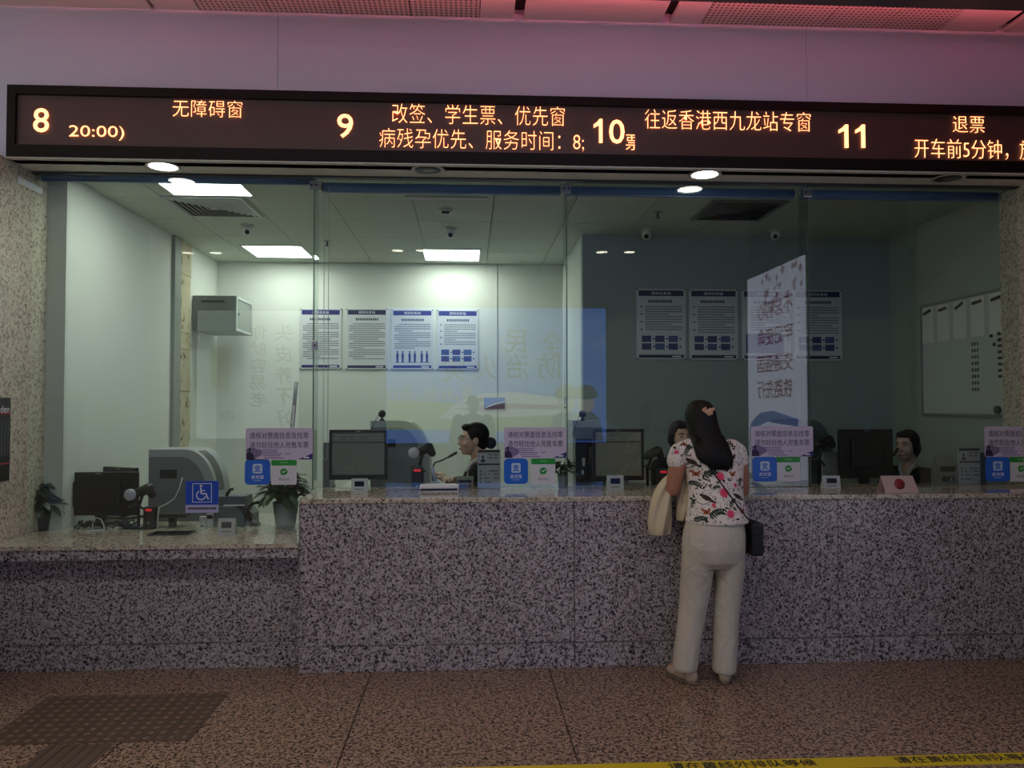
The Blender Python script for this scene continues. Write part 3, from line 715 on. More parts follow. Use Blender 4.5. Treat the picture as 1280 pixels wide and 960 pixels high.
for k, (u, v_) in enumerate(((.34, .14), (.42, .15), (.37, .07), (.42, .1))):
    g_ = tag(MB().lathe([(.014, 0), (.014, -.008), (.012, -.011), (.001, -.011)], axis='y', n=16).build('magnet', BLACK), ('upper left', 'upper right', 'lower left', 'lower right')[k]+' round black magnet of four on the whiteboard', 'magnet', 'round magnets on the whiteboard')
    g_.location = (XR-.0205, d.location.y-u*w, d.location.z+v_*h); g_.rotation_euler = (0, 0, radians(-90))
e_ = tag(MB().lathe([(.03, 0), (.03, -.02), (.026, -.026), (.001, -.026)], axis='y', n=20).build('magnet', DGREY), 'large dark round magnet at the bottom right of the whiteboard', 'magnet')
e_.location = (XR-.0205, d.location.y-.40*w, d.location.z-.44*h); e_.rotation_euler = (0, 0, radians(-90))

# ------------------------------------------------------------------ equipment
SCREEN = mat('monitor_screen', (92, 96, 92), .25, emis=.02, ecol=(.75, .85, .8))
SCREEN2 = mat('monitor_screen_warm', (98, 96, 84), .25, emis=.02, ecol=(.85, .85, .7))
def on(px, py, Y): return aty(px, py, Y)
def monitor(px0, py0, px1, py1, Y, zbase, label, screen=None, rz=0, w=None, h=None, pc=None):
    a, c_ = aty(px0, py1, Y), aty(px1, py0, Y)
    w = w or c_.x-a.x; h = h or c_.z-a.z
    d = thing('monitor', label, 'monitor', ((a.x+c_.x)/2, Y, zbase), rz, 'monitors at the windows')
    z0 = a.z-zbase; z1 = z0+h
    MB().box(-w/2, w/2, 0, .035, z0, z1, .006).build('casing', BLACK, d)
    if screen:
        b_ = .022
        MB().box(-w/2+b_, w/2-b_, -.001, 0, z0+b_*1.6, z1-b_).build('screen', screen, d)
        l = MB()
        for u0, u1, v in ((.04, .18, .86), (.26, .36, .86), (.4, .52, .86), (.7, .96, .86), (.04, .96, .93), (.05, .14, .09), (.5, .64, .09), (.05, .4, .16)):
            l.box(-w/2+b_+u0*(w-2*b_), -w/2+b_+u1*(w-2*b_), -.0016, -.001, z0+b_*1.6+v*(h-2.6*b_), z0+b_*1.6+(v+.03)*(h-2.6*b_))
        l.build('screen_rows', mat('screen_rows', (120, 124, 120), .3), d)
        MB().box(-w/2+b_, w/2-b_, -.0016, -.001, z0+b_*1.6+.76*(h-2.6*b_), z0+b_*1.6+.785*(h-2.6*b_)).build('screen_bar', INK, d)
        MB().box(-.015, .015, -.001, 0, z1-.014, z1-.010).build('badge', LGREY, d)
    else:
        MB().box(-w*.3, w*.3, -.03, 0, z0+h*.2, z0+h*.8, .012).build('back_housing', BLACK, d)
        MB().box(-.02, .02, -.001, 0, z1-.012, z1-.008).build('badge', LGREY, d)
    MB().box(-.035, .035, .0355 if screen else .03, .06, .01, z0+h*.5, .004).build('neck', BLACK, d)
    MB().box(-.12, .12, -.03, .14, 0, .015, .005).build('foot', BLACK, d)
    return d
monitor(411, 537, 484.5, 600, 5.42, ZD, 'black square monitor with a grey screen at window 9', SCREEN)
monitor(741, 536, 805, 601, 5.46, ZD, 'black square monitor with a grey screen at window 10', SCREEN2)
monitor(1050, 536.5, 1116, 598, 5.46, ZD, 'black monitor seen from behind at window 11')
monitor(73, 590, 172, 645, 5.45, ZL, 'wide black monitor seen from behind at window 8')
monitor(118, 584, 178, 632, 5.78, ZL, 'second black monitor turned sideways behind the wide one at window 8', None, radians(-28))

def machine(px0, pyt, px1, Y, zbase, label, body, face, flip=1):
    """quarter round ticket issuing machine: flat left side, curved right shoulder"""
    a, c_ = aty(px0, pyt, Y), aty(px1, pyt, Y); w = c_.x-a.x; h = a.z-zbase
    d = thing('ticket_machine', label, 'ticket machine', ((a.x+c_.x)/2, Y, zbase), 0, 'ticket machines on the desks')
    def prof(s_, k):
        P = [(-w/2*s_, 0), (-w/2*s_, h*(1-.012*(1-s_)*10))]
        for i in range(19):
            t = pi/2-pi/2*i/18
            P.append((-w/2*s_ + w*s_*(.52+.48*cos(t)**.9 if cos(t) > 0 else .52), h*s_*(.30+.70*sin(t)**.95 if sin(t) > 0 else .30)))
        P.append((w/2*s_, 0)); return P
    MB().prism(prof(1, 0), .0, .34).build('body', body, d)
    P = [(x*.86-.055*w, z*.90) for x, z in prof(1, 0)]
    MB().prism(P, -.012, -.0005).build('side_panel', face, d)
    MB().box(-w*.32, -w*.07, -.014, -.0125, h*.60, h*.72).build('slot', DKHOLE, d)
    s_ = MB()
    for i in range(14):
        t0 = pi/2*.80-pi/2*.72*i/14; t1 = pi/2*.80-pi/2*.72*(i+1)/14
        q = [(-w/2+w*(.52+.48*cos(t)**.9), h*(.30+.70*sin(t)**.95)) for t in (t0, t1)]
        s_.add([(q[0][0]+.001, .06, q[0][1]+.002), (q[1][0]+.001, .06, q[1][1]+.002), (q[1][0]+.001, .20, q[1][1]+.002), (q[0][0]+.001, .20, q[0][1]+.002),
                (q[0][0]-.004, .06, q[0][1]-.004), (q[1][0]-.004, .06, q[1][1]-.004), (q[1][0]-.004, .20, q[1][1]-.004), (q[0][0]-.004, .20, q[0][1]-.004)],
               [(0, 1, 2, 3), (4, 7, 6, 5), (0, 4, 5, 1), (1, 5, 6, 2), (2, 6, 7, 3), (3, 7, 4, 0)])
    s_.build('dark_visor', BLACKG, d)
    MB().box(-w/2+.02, w/2-.02, .02, .32, -.0, .002).build('rubber_base', BLACK, d)
    return d
machine(186, 562, 270, 5.62, ZL, 'tall grey rounded ticket machine at window 8', mat('machine_silver', (158, 166, 168), .35), mat('machine_side', (108, 116, 120), .4))
machine(463, 526, 537, 5.78, ZD, 'grey rounded ticket machine behind the monitor at window 9', mat('machine_silver', (158, 166, 168), .35), mat('machine_side', (108, 116, 120), .4))
machine(716, 526, 785, 5.78, ZD, 'grey rounded ticket machine behind the monitor at window 10', mat('machine_silver', (158, 166, 168), .35), mat('machine_side', (108, 116, 120), .4))
machine(984, 525, 1042, 5.78, ZD, 'dark rounded ticket machine left of the monitor at window 11', mat('machine_dark', (84, 88, 88), .4), mat('machine_side_dark', (70, 74, 74), .4))

def webcam(px, py, Y, label, dz=0):
    p = aty(px, py, Y)
    d = thing('webcam', label, 'webcam', p, 0, 'webcams on the ticket machines')
    MB().lathe([(.022, 0), (.018, .008), (.006, .022), (.006, .03)], n=18).build('foot', BLACK, d)
    MB().ell((0, 0, .052), (.028, .026, .03)).build('head', BLACK, d)
    MB().cyl((0, -.024, .052), (0, -.032, .052), .013).build('lens', BLACKG, d)
    pts = [Vector((-.02, -.01, .05))+Vector((-.065*t, -.04*min(1, 2*t), -.16*t**1.2)) for t in [i/12 for i in range(13)]]
    MB().tube(pts, .0025, 6).build('cable', BLACK, d)
webcam(477.5, 526, 5.805, 'small black webcam on the ticket machine at window 9'); webcam(728, 526, 5.805, 'small black webcam on the ticket machine at window 10')

def doccam(px, py, Y, zbase, label, mirror=1, lens=True):
    """hand scanner on a jointed stand; round white lens at (px, py)"""
    p = aty(px, py, Y); h = p.z-zbase
    d = thing('document_scanner', label, 'scanner', (p.x, Y, zbase), 0, 'black scanners with round lenses')
    MB().box(-.03, .088, -.05, .1, 0, .014, .004).build('base', BLACK, d)
    MB().tube([(.03, .05, .01), (.03, .05, h*.6), (.05, .04, h*.85), (.065, .03, h+.0)], .010).build('arm', BLACK, d)
    MB().cap((.02, .015, h), .03, (.10, .03, h+.035), .036).cap((.10, .03, h+.035), .036, (.125, .03, h-.005), .026).build('head', BLACK, d)
    MB().tube([(.075, .05, h*.5), (.02, .03, h*.7), (-.03, .03, h*.62)], .008).build('brace', DGREY, d)
    if lens: MB().lathe([(.001, -.03), (.034, -.03), (.038, -.024), (.038, -.012), (.02, .0)], (0, 0, h), 28, 'y').build('lens', mat('scanner_lens', (186, 186, 200), .3), d)
    return d
def redbox(px, py, Y, zbase, label, w=.075, h=.12):
    p = aty(px, py, Y)
    d = thing('card_reader', label, 'card reader', (p.x, Y, zbase), 0, 'black readers with a red light')
    h = p.z-zbase
    MB().box(-w/2, w/2, -.03, .03, 0, h, .012).build('body', BLACK, d)
    MB().plate(0, h-.02, w*.55, .016, -.032, .0025, .004).build('red_light', mat('red_indicator', (220, 40, 50), .4, emis=.4), d)
    MB().cyl((0, -.0315, h*.3), (0, -.03, h*.3), .005).build('button', LGREY, d)
doccam(164, 618, 5.30, ZL, 'black scanner with round pale lens beside the monitor at window 8')
redbox(188, 633, 5.28, ZL, 'black reader with red light on the low counter at window 8')
doccam(517.5, 566, 5.42, ZD, 'black scanner with bright round lens beside the clerk at window 9')
redbox(522, 584, 5.33, HC if False else ZD, 'black reader with red light left of the clerk at window 9', .085)
doccam(806, 570, 5.52, ZD, 'black scanner right of the monitor at window 10, without a visible lens', lens=False)
redbox(828, 586, 5.42, ZD, 'black reader with red light near the customer at window 10', .085)
d = doccam(1022, 556, 5.5, ZD, 'black scanner arm left of the monitor at window 11', lens=False)

def counter_display(px0, py0, px1, py1, Y, zb, label):
    a, c_ = aty(px0, py1, Y), aty(px1, py0, Y); w = c_.x-a.x; h = c_.z-zb
    d = thing('counter_display', label, 'display', ((a.x+c_.x)/2, Y, zb), 0, 'small white displays on the counter')
    MB().prismx([(-.02, 0), (.035, 0), (.03, .012), (.004, h), (-.008, h)], -w/2, w/2).build('stand', mat('display_shell', (168, 178, 174), .4), d)
    q = MB().box(-w*.30, w*.28, -.0012, 0, h*.42, h*.80).build('screen', BLACKG, d); q.location = (0, -.0195, 0); q.rotation_euler = (-.11, 0, 0)
    q = MB().box(-w*.3, w*.25, -.001, 0, h*.16, h*.24).build('print', GREY, d); q.location = (0, -.02, 0); q.rotation_euler = (-.11, 0, 0)
counter_display(439.5, 598, 460, 614, 5.03, HC, 'small white display on the counter below the monitor at window 9')
counter_display(758.5, 594, 779, 610, 5.04, HC, 'small white display on the counter below the monitor at window 10')
counter_display(1028, 594.5, 1049, 610, 5.03, HC, 'small white display on the counter at window 11')
counter_display(273, 648, 295, 665, 5.03, ZL, 'small white display on the low counter at window 8')

def idboard(px0, py0, px1, Y, label, zb=HC):
    a, c_ = aty(px0, py0, Y), aty(px1, py0, Y); w = c_.x-a.x; h = a.z-zb
    d = thing('name_board', label, 'name board', ((a.x+c_.x)/2, Y, zb), 0, 'staff name boards on the counter')
    MB().box(-w/2, w/2, 0, .012, 0, h, .003).build('board', mat('board_grey', (156, 160, 166), .45), d)
    MB().box(-w/2+.004, w/2-.004, -.001, 0, h*.925, h*.99).box(-w/2+.004, w/2-.004, -.001, 0, h*.60, h*.64).build('dark_band', INK, d)
    MB().box(-w*.40, -w*.14, -.0008, 0, h*.68, h*.88).build('portrait', mat('portrait_ground', (170, 180, 196), .5), d)
    f = MB(); f.prism([(-w*.38, h*.68), (-w*.36, h*.735), (-w*.3, h*.755), (-w*.24, h*.755), (-w*.18, h*.735), (-w*.16, h*.68)], -.0016, -.0008); f.prism([(-w*.27+w*.055*cos(t*pi/6), h*.81+h*.045*sin(t*pi/6)) for t in range(12)], -.0016, -.0008)
    f.build('portrait_figure', mat('portrait_dark', (52, 48, 54), .5), d)
    l = MB()
    for x0, x1, z in ((-.02, .14, .85), (.2, .4, .85), (-.02, .14, .77), (.2, .38, .77), (.0, .42, .43), (-.2, -.12, .35), (-.02, .06, .35), (.18, .42, .35), (-.2, .02, .25), (.18, .42, .25), (-.2, .08, .14)): l.box(x0*w, x1*w, -.0008, 0, z*h, (z+.035)*h)
    for z in (.42, .33, .24, .13): l.box(-.4*w, -.32*w, -.0008, 0, z*h, (z+.05)*h)
    l.build('print', INKG, d)
    MB().box(-w*.45, w*.45, .013, .07, 0, .006).build('foot', LGREY, d)
idboard(597, 562, 625.5, 5.17, 'grey name board with a portrait beside the clerk at window 9')
idboard(1198, 560, 1225, 5.17, 'grey name board with a portrait at window 11')
idboard(921, 566, 937, 5.17, 'grey name board half hidden behind the customer at window 10')

def pos(px0, py0, px1, Y, label, zb=HC):
    a, c_ = aty(px0, py0, Y), aty(px1, py0, Y); w = c_.x-a.x; h = a.z-zb
    d = thing('payment_terminal', label, 'payment terminal', ((a.x+c_.x)/2, Y, zb), 0, None)
    MB().prismx([(0, 0), (.08, 0), (.08, h*.7), (.05, h), (.03, h), (0, h*.75)], -w/2, w/2).build('body', mat('terminal_grey', (112, 116, 112), .45), d)
    q = MB().box(-w*.36, w*.36, -.0015, 0, h*.5, h*.70).build('screen', BLACKG, d)
    q = MB().box(-w*.3, w*.34, -.0015, 0, h*.12, h*.32).build('display', BLACKG, d)
    MB().box(w*.12, w*.2, -.002, -.0016, h*.16, h*.26).build('digit', LGREY, d)
pos(1172, 573, 1197, 5.17, 'grey payment terminal left of the name board at window 11')
pos(570.5, 596, 592, 5.17, 'small grey terminal on the counter in front of the clerk at window 9')
def bluebox(px0, py0, px1, Y, label):
    a, c_ = aty(px0, py0, Y), aty(px1, py0, Y); w = c_.x-a.x; h = a.z-HC
    d = thing('card_box', label, 'box', ((a.x+c_.x)/2, Y, HC)); 
    MB().box(-w/2, w/2, 0, .06, 0, h*.96, .004).build('body', mat('slate_blue', (70, 84, 104), .5), d); MB().box(-w/2-.002, w/2+.002, -.002, .062, h*.962, h, .002).build('lid', mat('slate_blue_dark', (58, 70, 90), .5), d)
bluebox(1225.5, 566, 1233, 5.2, 'slate blue box right of the name board at window 11')

# grey banknote counter and odds and ends on the low counter
p0 = aty(262, 620, 5.42); p1 = aty(318, 620, 5.42); w = p1.x-p0.x; h = p0.z-ZL
d = thing('banknote_counter', 'grey banknote counter with a round side wheel at window 8', 'machine', ((p0.x+p1.x)/2, 5.38, ZL))
BG = mat('counter_grey', (86, 94, 104), .4)
MB().prism([(-w/2, 0), (-w/2, h), (w*.34, h), (w*.38, h*.6), (w*.5, h*.4), (w*.5, 0)], 0, .16).build('body', BG, d)
MB().prism([(-w*.42, 0), (-w*.42, h*.68), (w*.1, h*.68), (w*.26, h*.56), (w*.36, h*.3), (w*.36, 0)], -.05, -.001).build('front_shell', mat('counter_grey_light', (104, 112, 120), .4), d)
ar = MB(); P = []
for i in range(15): t = radians(60+215*i/14); P.append((w*.62+.075*cos(t), h*.42+.085*sin(t)))
for i in range(14): ar.prism([P[i], P[i+1], ((P[i+1][0]*.78+.22*w*.62), P[i+1][1]*.78+.22*h*.42), (P[i][0]*.78+.22*w*.62, P[i][1]*.78+.22*h*.42)], -.03, .05)
ar.build('wheel_guard', BLACKG, d)
MB().tube([(-w*.1, .02, h), (-w*.08, .02, h+.02), (-w*.02, .02, h+.045), (w*.05, .02, h+.05)], .011).build('lever', BLACK, d)
MB().box(-w*.12, w*.34, -.03, -.0, h*.69, h*.72).build('white_edge', WPRINT, d)
p = aty(253, 640, 5.2)
d = thing('pen_box', 'small white box left of the banknote counter at window 8', 'box', (p.x, 5.2, ZL))
MB().box(-.02, .02, 0, .03, 0, .09, .003).build('body', PAPER, d); MB().box(-.012, .012, -.001, 0, .02, .035).build('print', INKG, d)
p = aty(260, 650, 5.3)
d = thing('pen_box', 'small white and black pack behind the white box at window 8', 'box', (p.x+.01, 5.3, ZL))
MB().box(-.02, .02, 0, .03, 0, .12, .003).build('body', PAPER, d); MB().box(-.0205, .0205, -.001, .0, .06, .085).build('dark_band', BLACK, d)
p = atz(215, 667, ZL)
d = thing('pass_tray', 'flat black pass tray on the low counter in front of the glass', 'tray', (p.x, p.y, ZL))
MB().box(-.12, .12, -.07, .06, 0, .003).build('base', BLACKG, d); t_ = MB(); t_.box(-.125, .125, -.075, -.07, 0, .008); t_.box(-.125, .125, .06, .065, 0, .008); t_.box(-.125, -.12, -.07, .06, 0, .008); t_.box(.12, .125, -.07, .06, 0, .008); t_.build('rim', DGREY, d)
p = aty(216, 644, 5.36)
d = thing('keypad', 'flat black keypad on a stand in front of the grey machine at window 8', 'keypad', (p.x, 5.36, ZL))
MB().box(-.11, .1, -.05, .05, p.z-ZL-.012, p.z-ZL+.012, .006).build('body', BLACK, d); MB().box(-.02, .02, -.02, .02, 0, p.z-ZL-.012).build('stand', BLACK, d)
MB().box(-.1, .09, -.04, .04, p.z-ZL+.0125, p.z-ZL+.014).build('keys', DGREY, d)
pts = [aty(115, 664, 5.25), aty(116, 654, 5.25), aty(120, 647, 5.25), aty(126, 649, 5.25), aty(130, 657, 5.25), aty(130, 663, 5.24), aty(122, 667, 5.2), aty(108, 668.5, 5.18)]
pts = [Vector((p.x, p.y, max(p.z, ZL+.005))) for p in pts]
tag(MB().tube(pts, .0035, 8).build('white_cable', PAPER), 'thin white cable looped on the low counter below the monitor at window 8', 'cable')
pts = [aty(228, 597, 5.3), aty(224, 611, 5.3), aty(218, 623, 5.3), aty(208, 630, 5.3), aty(199, 634, 5.28), aty(197, 650, 5.26), aty(197, 662, 5.26)]
pts = [Vector((p.x, p.y, max(p.z, ZL+.005))) for p in pts]
tag(MB().tube(pts, .0035, 8).build('white_cable', PAPER), 'thin white curved cable beside the black scanner at window 8', 'cable')
pc = thing('cable_heap', 'tangled black cables on the low counter under the monitor at window 8', 'cables', (aty(120, 660, 5.3).x, 5.33, ZL))
rnd = random.Random(3)
for k in range(6):
    x = -.14+.06*k; P = [(x+.06*sin(i*.7+k)*i/9+.01*i, -.03+.05*sin(i*1.1+k*2), .006+.045*abs(sin(i*.8+k))) for i in range(12)]
    MB().tube(P, .006, 6).build('cable', BLACK, pc)
# things at window 9 and around
p = aty(404, 553, 5.6); p2 = aty(412, 553, 5.6)
d = thing('side_screen', 'narrow grey panel standing left of the monitor at window 9', 'panel', ((p.x+p2.x)/2, 5.6, ZD))
MB().box(-.025, .025, 0, .22, 0, p.z-ZD, .005).build('panel', GREY, d); MB().box(-.03, .03, -.01, .23, -.0, .012).build('foot', DGREY, d)
p = aty(1028, 565, 5.62); p2 = aty(1050, 565, 5.62)
d = thing('side_screen', 'pale grey panel standing left of the monitor at window 11', 'panel', ((p.x+p2.x)/2, 5.62, ZD))
MB().box(-.065, .065, 0, .03, 0, p.z-ZD, .005).build('panel', mat('pale_panel', (140, 144, 140), .5), d); MB().box(-.07, .07, -.02, .06, -.0, .012).build('foot', DGREY, d)
p = aty(728, 548, 5.62)
d = thing('computer_tower', 'dark computer tower left of the monitor at window 10', 'computer', (p.x-.005, 5.6, ZD))
MB().box(-.05, .05, 0, .15, 0, p.z-ZD, .006).build('case', BLACK, d); MB().box(-.045, .045, -.003, 0, .02, p.z-ZD-.02).build('front', BLACKG, d); MB().box(0.0, .02, -.006, -.003, .16, .22).box(-.005, .01, -.006, -.003, .1, .13).build('label', LGREY, d)
p = atz(550, 614, HC)
d = thing('document_tray', 'white document tray with a black slot in front of the clerk at window 9', 'tray', (p.x, p.y+.02, HC))
MB().box(-.13, .12, -.06, .08, 0, .038, .004).build('body', PAPER, d); MB().box(-.125, .115, -.063, -.0601, .008, .022).build('slot', BLACK, d); MB().box(-.10, .1, -.04, .06, .0382, .042).build('paper_stack', PAPER, d)
p = aty(544, 597, 5.2)
d = thing('phone_stand', 'small pale blue stand beside the clerk at window 9', 'stand', (p.x, 5.2, HC))
MB().box(-.03, .03, 0, .05, 0, .045, .005).build('base', mat('pale_blue_plastic', (150, 170, 200), .4), d); MB().cyl((.0, .025, .045), (-.025, .03, .15), .012, .008).build('stem', mat('pale_blue_plastic', (150, 170, 200), .4), d)
p = atz(1128, 616, HC)
d = thing('desk_card', 'pale folded card with a red seal on the counter at window 11', 'card', (p.x, p.y, HC))
bx = MB(); bx.add([(-.11, 0, 0), (.11, 0, 0), (.085, .03, .105), (-.125, .03, .105), (-.125, .08, 0.0), (.085, .08, 0), (-.11, .002, 0), (.11, .002, 0), (.085, .033, .105), (-.125, .033, .105)], [(0, 1, 2, 3), (3, 2, 5, 4), (6, 9, 8, 7)])
bx.build('card', mat('pink_card', (184, 160, 150), .5), d)
q = MB().lathe([(.001, -.001), (.034, -.001), (.034, 0), (.001, 0)], axis='y', n=28).build('red_seal', mat('seal_red', (122, 34, 36), .5), d); q.location = (-.01, .0135, .054); q.rotation_euler = (-.278, 0, 0)
def mic(pts, Y, zb, label):
    P = [aty(x, y, Y) for x, y in pts]
    d = thing('gooseneck_microphone', label, 'microphone', (P[0].x, Y, zb), 0, 'gooseneck microphones')
    L = [p-Vector(d.location) for p in P]
    MB().lathe([(.03, 0), (.03, .012), (.012, .02), (.001, .02)], n=20).build('base', BLACK, d)
    MB().tube([Vector((0, 0, .01))]+L[:-1], .006).build('neck', BLACK, d)
    MB().cap(L[-2], .009, L[-1], .011).build('capsule', BLACK, d)
mic([(541, 583), (544, 578), (551, 576), (561, 571), (570, 566)], 5.62, ZD, 'thin black gooseneck microphone in front of the clerk at window 9')
mic([(1113, 576), (1114, 572), (1117, 569), (1122, 561)], 5.52, ZD, 'short black microphone beside the clerk at window 11')

# ------------------------------------------------------------------ plants
LEAF = mat('leaf_green', (46, 78, 44), .4); LEAFD = mat('leaf_dark', (26, 46, 26), .45)
def leaf(mb, base, d, L, Wd, droop):
    d = d.normalized(); side = d.cross(Vector((0, 0, 1))); side = side.normalized() if side.length > .1 else Vector((1, 0, 0))
    rows = []
    for i in range(7):
        t = i/6; w = Wd*sin(pi*min(1, t*.92+.06))**.7*(1-.35*t); c = base+d*L*t+Vector((0, 0, -droop*L*t*t)); up = Vector((0, 0, .18*w))
        rows.append((c-side*w+up, c, c+side*w+up))
    vs = [p for r in rows for p in r]; fs = []
    for i in range(6):
        for j in range(2): fs.append((i*3+j, i*3+j+1, (i+1)*3+j+1, (i+1)*3+j))
    n = len(vs); vs2 = vs+[v-Vector((0, 0, .0012)) for v in vs]
    fs2 = fs+[tuple(reversed([i+n for i in f])) for f in fs]
    mb.add(vs2, fs2, True)
def plant(px, py, Y, zb, potw, poth, n, spread, hh, label, potm, leafm, seed, L=.085):
    p = aty(px, py, Y)
    d = thing('potted_plant', label, 'plant', (p.x, Y, zb), 0, 'potted plants by the glass')
    r = potw/2
    MB().lathe([(.001, 0), (r*.74, 0), (r*.76, .004), (r, poth), (r*.93, poth), (r*.90, poth-.02), (.001, poth-.022)], n=30).build('pot', potm, d)
    MB().lathe([(.001, poth-.018), (r*.89, poth-.019), (r*.89, poth-.021), (.001, poth-.021)], n=24).build('soil', mat('soil', (40, 32, 26), .9), d)
    rnd = random.Random(seed); fo = MB(); st = MB()
    for k in range(n):
        a = rnd.uniform(0, 2*pi); e = rnd.random()**.8; rad = spread*e; z = poth+hh*(1-.75*e*e)*rnd.uniform(.35, 1)
        tip = Vector((rad*cos(a), rad*sin(a)*.7, z)); b0 = Vector((r*.5*cos(a), r*.4*sin(a), poth-.02))
        st.tube([b0, b0.lerp(tip, .5)+Vector((0, 0, .02)), tip], .0022, 5)
        leaf(fo, tip, Vector((cos(a), sin(a)*.8, rnd.uniform(-.5, .45))), L*rnd.uniform(.75, 1.2), L*.42*rnd.uniform(.8, 1.15), rnd.uniform(.2, .6))
    st.build('stems', LEAF, d); fo.build('foliage', leafm, d, fix=False)
plant(357, 640, 5.30, ZL, .17, .17, 60, .13, .19, 'leafy green plant in a grey pot beside the high counter end', mat('pot_grey', (150, 158, 158), .45), LEAF, 5, .12)
plant(50, 640, 5.30, ZL, .15, .13, 80, .085, .18, 'dark leafy plant in a dark pot at the left end of window 8', mat('pot_dark', (44, 46, 44), .5), LEAFD, 6, .085)
plant(703, 600, 5.21, HC, .07, .08, 30, .07, .13, 'small dark plant in a pale pot behind the signs at window 9', mat('pot_pale', (130, 140, 146), .45), LEAFD, 8, .06)

# ------------------------------------------------------------------ lit posters behind the camera, seen reflected in the glass
def em(name, rgb, k): return mat(name, rgb, .5, emis=k, lin=True, ecol=rgb)
YM = YH+.09
def vpt(px, py): p = aty(px, py, 2*YG-YM); return p.x, p.z
x0, zt = vpt(483, 384); x1, zb = vpt(758, 553)
cx, w, h = (x0+x1)/2, x1-x0, zt-zb
mu = thing('wall_mural', 'large backlit blue mural of a train and fire safety writing, seen reflected in the glass', 'mural', (cx, YM, zb), pi)
def lm(px, py): X, Z = vpt(px, py); return cx-X, Z-zb
MB().box(-w/2-.03, w/2+.03, .006, .085, -.03, h+.03, .006).build('light_box', DGREY, mu)
m, nt, b = nodes('mural_sky', .4)
tc = nn(nt, 'ShaderNodeTexCoord'); t = nn(nt, 'ShaderNodeTexNoise', i_Scale=.9, i_Detail=5, i_Roughness=.6); mp = nn(nt, 'ShaderNodeMapping'); mp.inputs['Scale'].default_value = (1, 1, 1.8); mp.inputs['Rotation'].default_value = (0, .5, 0)
nt.links.new(tc.outputs['Object'], mp.inputs[0]); nt.links.new(mp.outputs[0], t.inputs['Vector'])
cr = ramp(nt, t.outputs[0], [(.42, (.10, .26, 1.0)), (.58, (.14, .33, 1.0)), (.72, (.5, .65, 1.0))])
nt.links.new(cr, b.inputs['Base Color']); nt.links.new(cr, b.inputs['Emission Color']); b.inputs['Emission Strength'].default_value = 2.0*L_MURAL
MB().box(-w/2, w/2, 0, .005, 0, h).build('sky_picture', m, mu)
MB().prism([lm(483, 500), lm(560, 503), lm(640, 508), lm(706, 512), lm(706, 540), lm(483, 537)], -.003, -.0005).build('grass_picture', em('mural_grass', (.42, .52, .22), 1.7*L_MURAL), mu)
sk = MB(); rnd = random.Random(11); px = 484
while px < 600:
    ww = rnd.uniform(3, 8); a = lm(px, 501); c_ = lm(px+ww, rnd.uniform(478, 494)); sk.box(a[0], c_[0], -.003, -.0005, a[1], c_[1]); px += ww+rnd.uniform(0, 4)
sk.build('skyline_picture', em('mural_city', (.38, .45, .72), 1.5*L_MURAL), mu)
MB().prism([lm(x, y) for x, y in ((548, 524), (566, 508), (585, 497), (605, 492), (640, 490), (704, 497), (704, 518), (640, 521), (590, 523))], -.005, -.003).build('train_picture', em('mural_train', (.72, .74, .84), 2.0*L_MURAL), mu)
MB().prism([lm(x, y) for x, y in ((566, 511), (640, 504), (704, 507), (704, 512), (640, 511), (590, 514))], -.006, -.005).build('train_stripe', em('mural_stripe', (.55, .38, .42), 1.4*L_MURAL), mu)
MB().prism([lm(x, y) for x, y in ((575, 505), (590, 499), (604, 497), (606, 501), (590, 504))], -.0065, -.005).build('train_window', em('mural_window', (.1, .12, .3), .8*L_MURAL), mu)
for k, px in enumerate((708, 732)):
    f = MB(); f.prism([lm(px-22, 551), lm(px-17, 522), lm(px-6, 514), lm(px+6, 514), lm(px+17, 522), lm(px+22, 551)], -.008, -.006); f.build('figure_print', em('mural_uniform_%d' % k, (.10, .16, .42), .9*L_MURAL), mu)
    f = MB(); f.prism([(lambda q: q)(lm(px+11*cos(t*pi/10), 505+11*sin(t*pi/10))) for t in range(20)], -.010, -.008); f.build('figure_print', em('mural_face', (.72, .66, .70), 1.2*L_MURAL), mu)
    f = MB(); f.prism([lm(px-15, 497), lm(px-14, 488), lm(px-6, 481), lm(px+6, 481), lm(px+14, 488), lm(px+15, 497), lm(px, 500)], -.012, -.010); f.build('figure_print', em('mural_cap', (.20, .24, .22), .7*L_MURAL), mu)
MTX = em('mural_writing', (.05, .08, .22), .6*L_MURAL)
for ch, px, py, s_ in (('全', 690, 429, 15), ('民', 645, 427, 15), ('防', 685, 458, 16), ('治', 647, 458, 16), ('火', 607, 460, 16), ('灾', 567, 462, 16)):
    a = lm(px, py); sc_ = abs(lm(px+s_, py)[0]-a[0]); text(ch, a[0], a[1], sc_*1.8, sc_*1.9, -.001, MTX, mu, 'lettering', .002, 0)
x0, zt = vpt(247, 388); x1, zb = vpt(373, 548); cx, w, h = (x0+x1)/2, x1-x0, zt-zb
sp = thing('advertising_light_box', 'white backlit poster with two columns of bold writing, seen reflected in the glass', 'poster', (cx, YM, zb), pi)
MB().box(-w/2-.03, w/2+.03, .006, .085, -.03, h+.03, .006).build('light_box', DGREY, sp)
MB().box(-w/2, w/2, 0, .005, 0, h).build('sheet', em('ad_white', (.84, .92, .98), .9*L_MURAL), sp)
ADT = mat('ad_writing', (96, 100, 98), .5)
for chs, px, y0, dy in (('头皮养不好', 355, 416, 26.5), ('你就容易老', 323, 415, 21)):
    for k, ch in enumerate(chs): a = lm(px, y0+dy*k); s_ = abs(lm(px+11, 450)[0]-lm(px, 450)[0]); text(ch, a[0], a[1], 2*s_*(dy/26.5)**.3, 1.9*s_*(dy/26.5)**.6, -.001, ADT, sp, 'lettering', .002, .008)
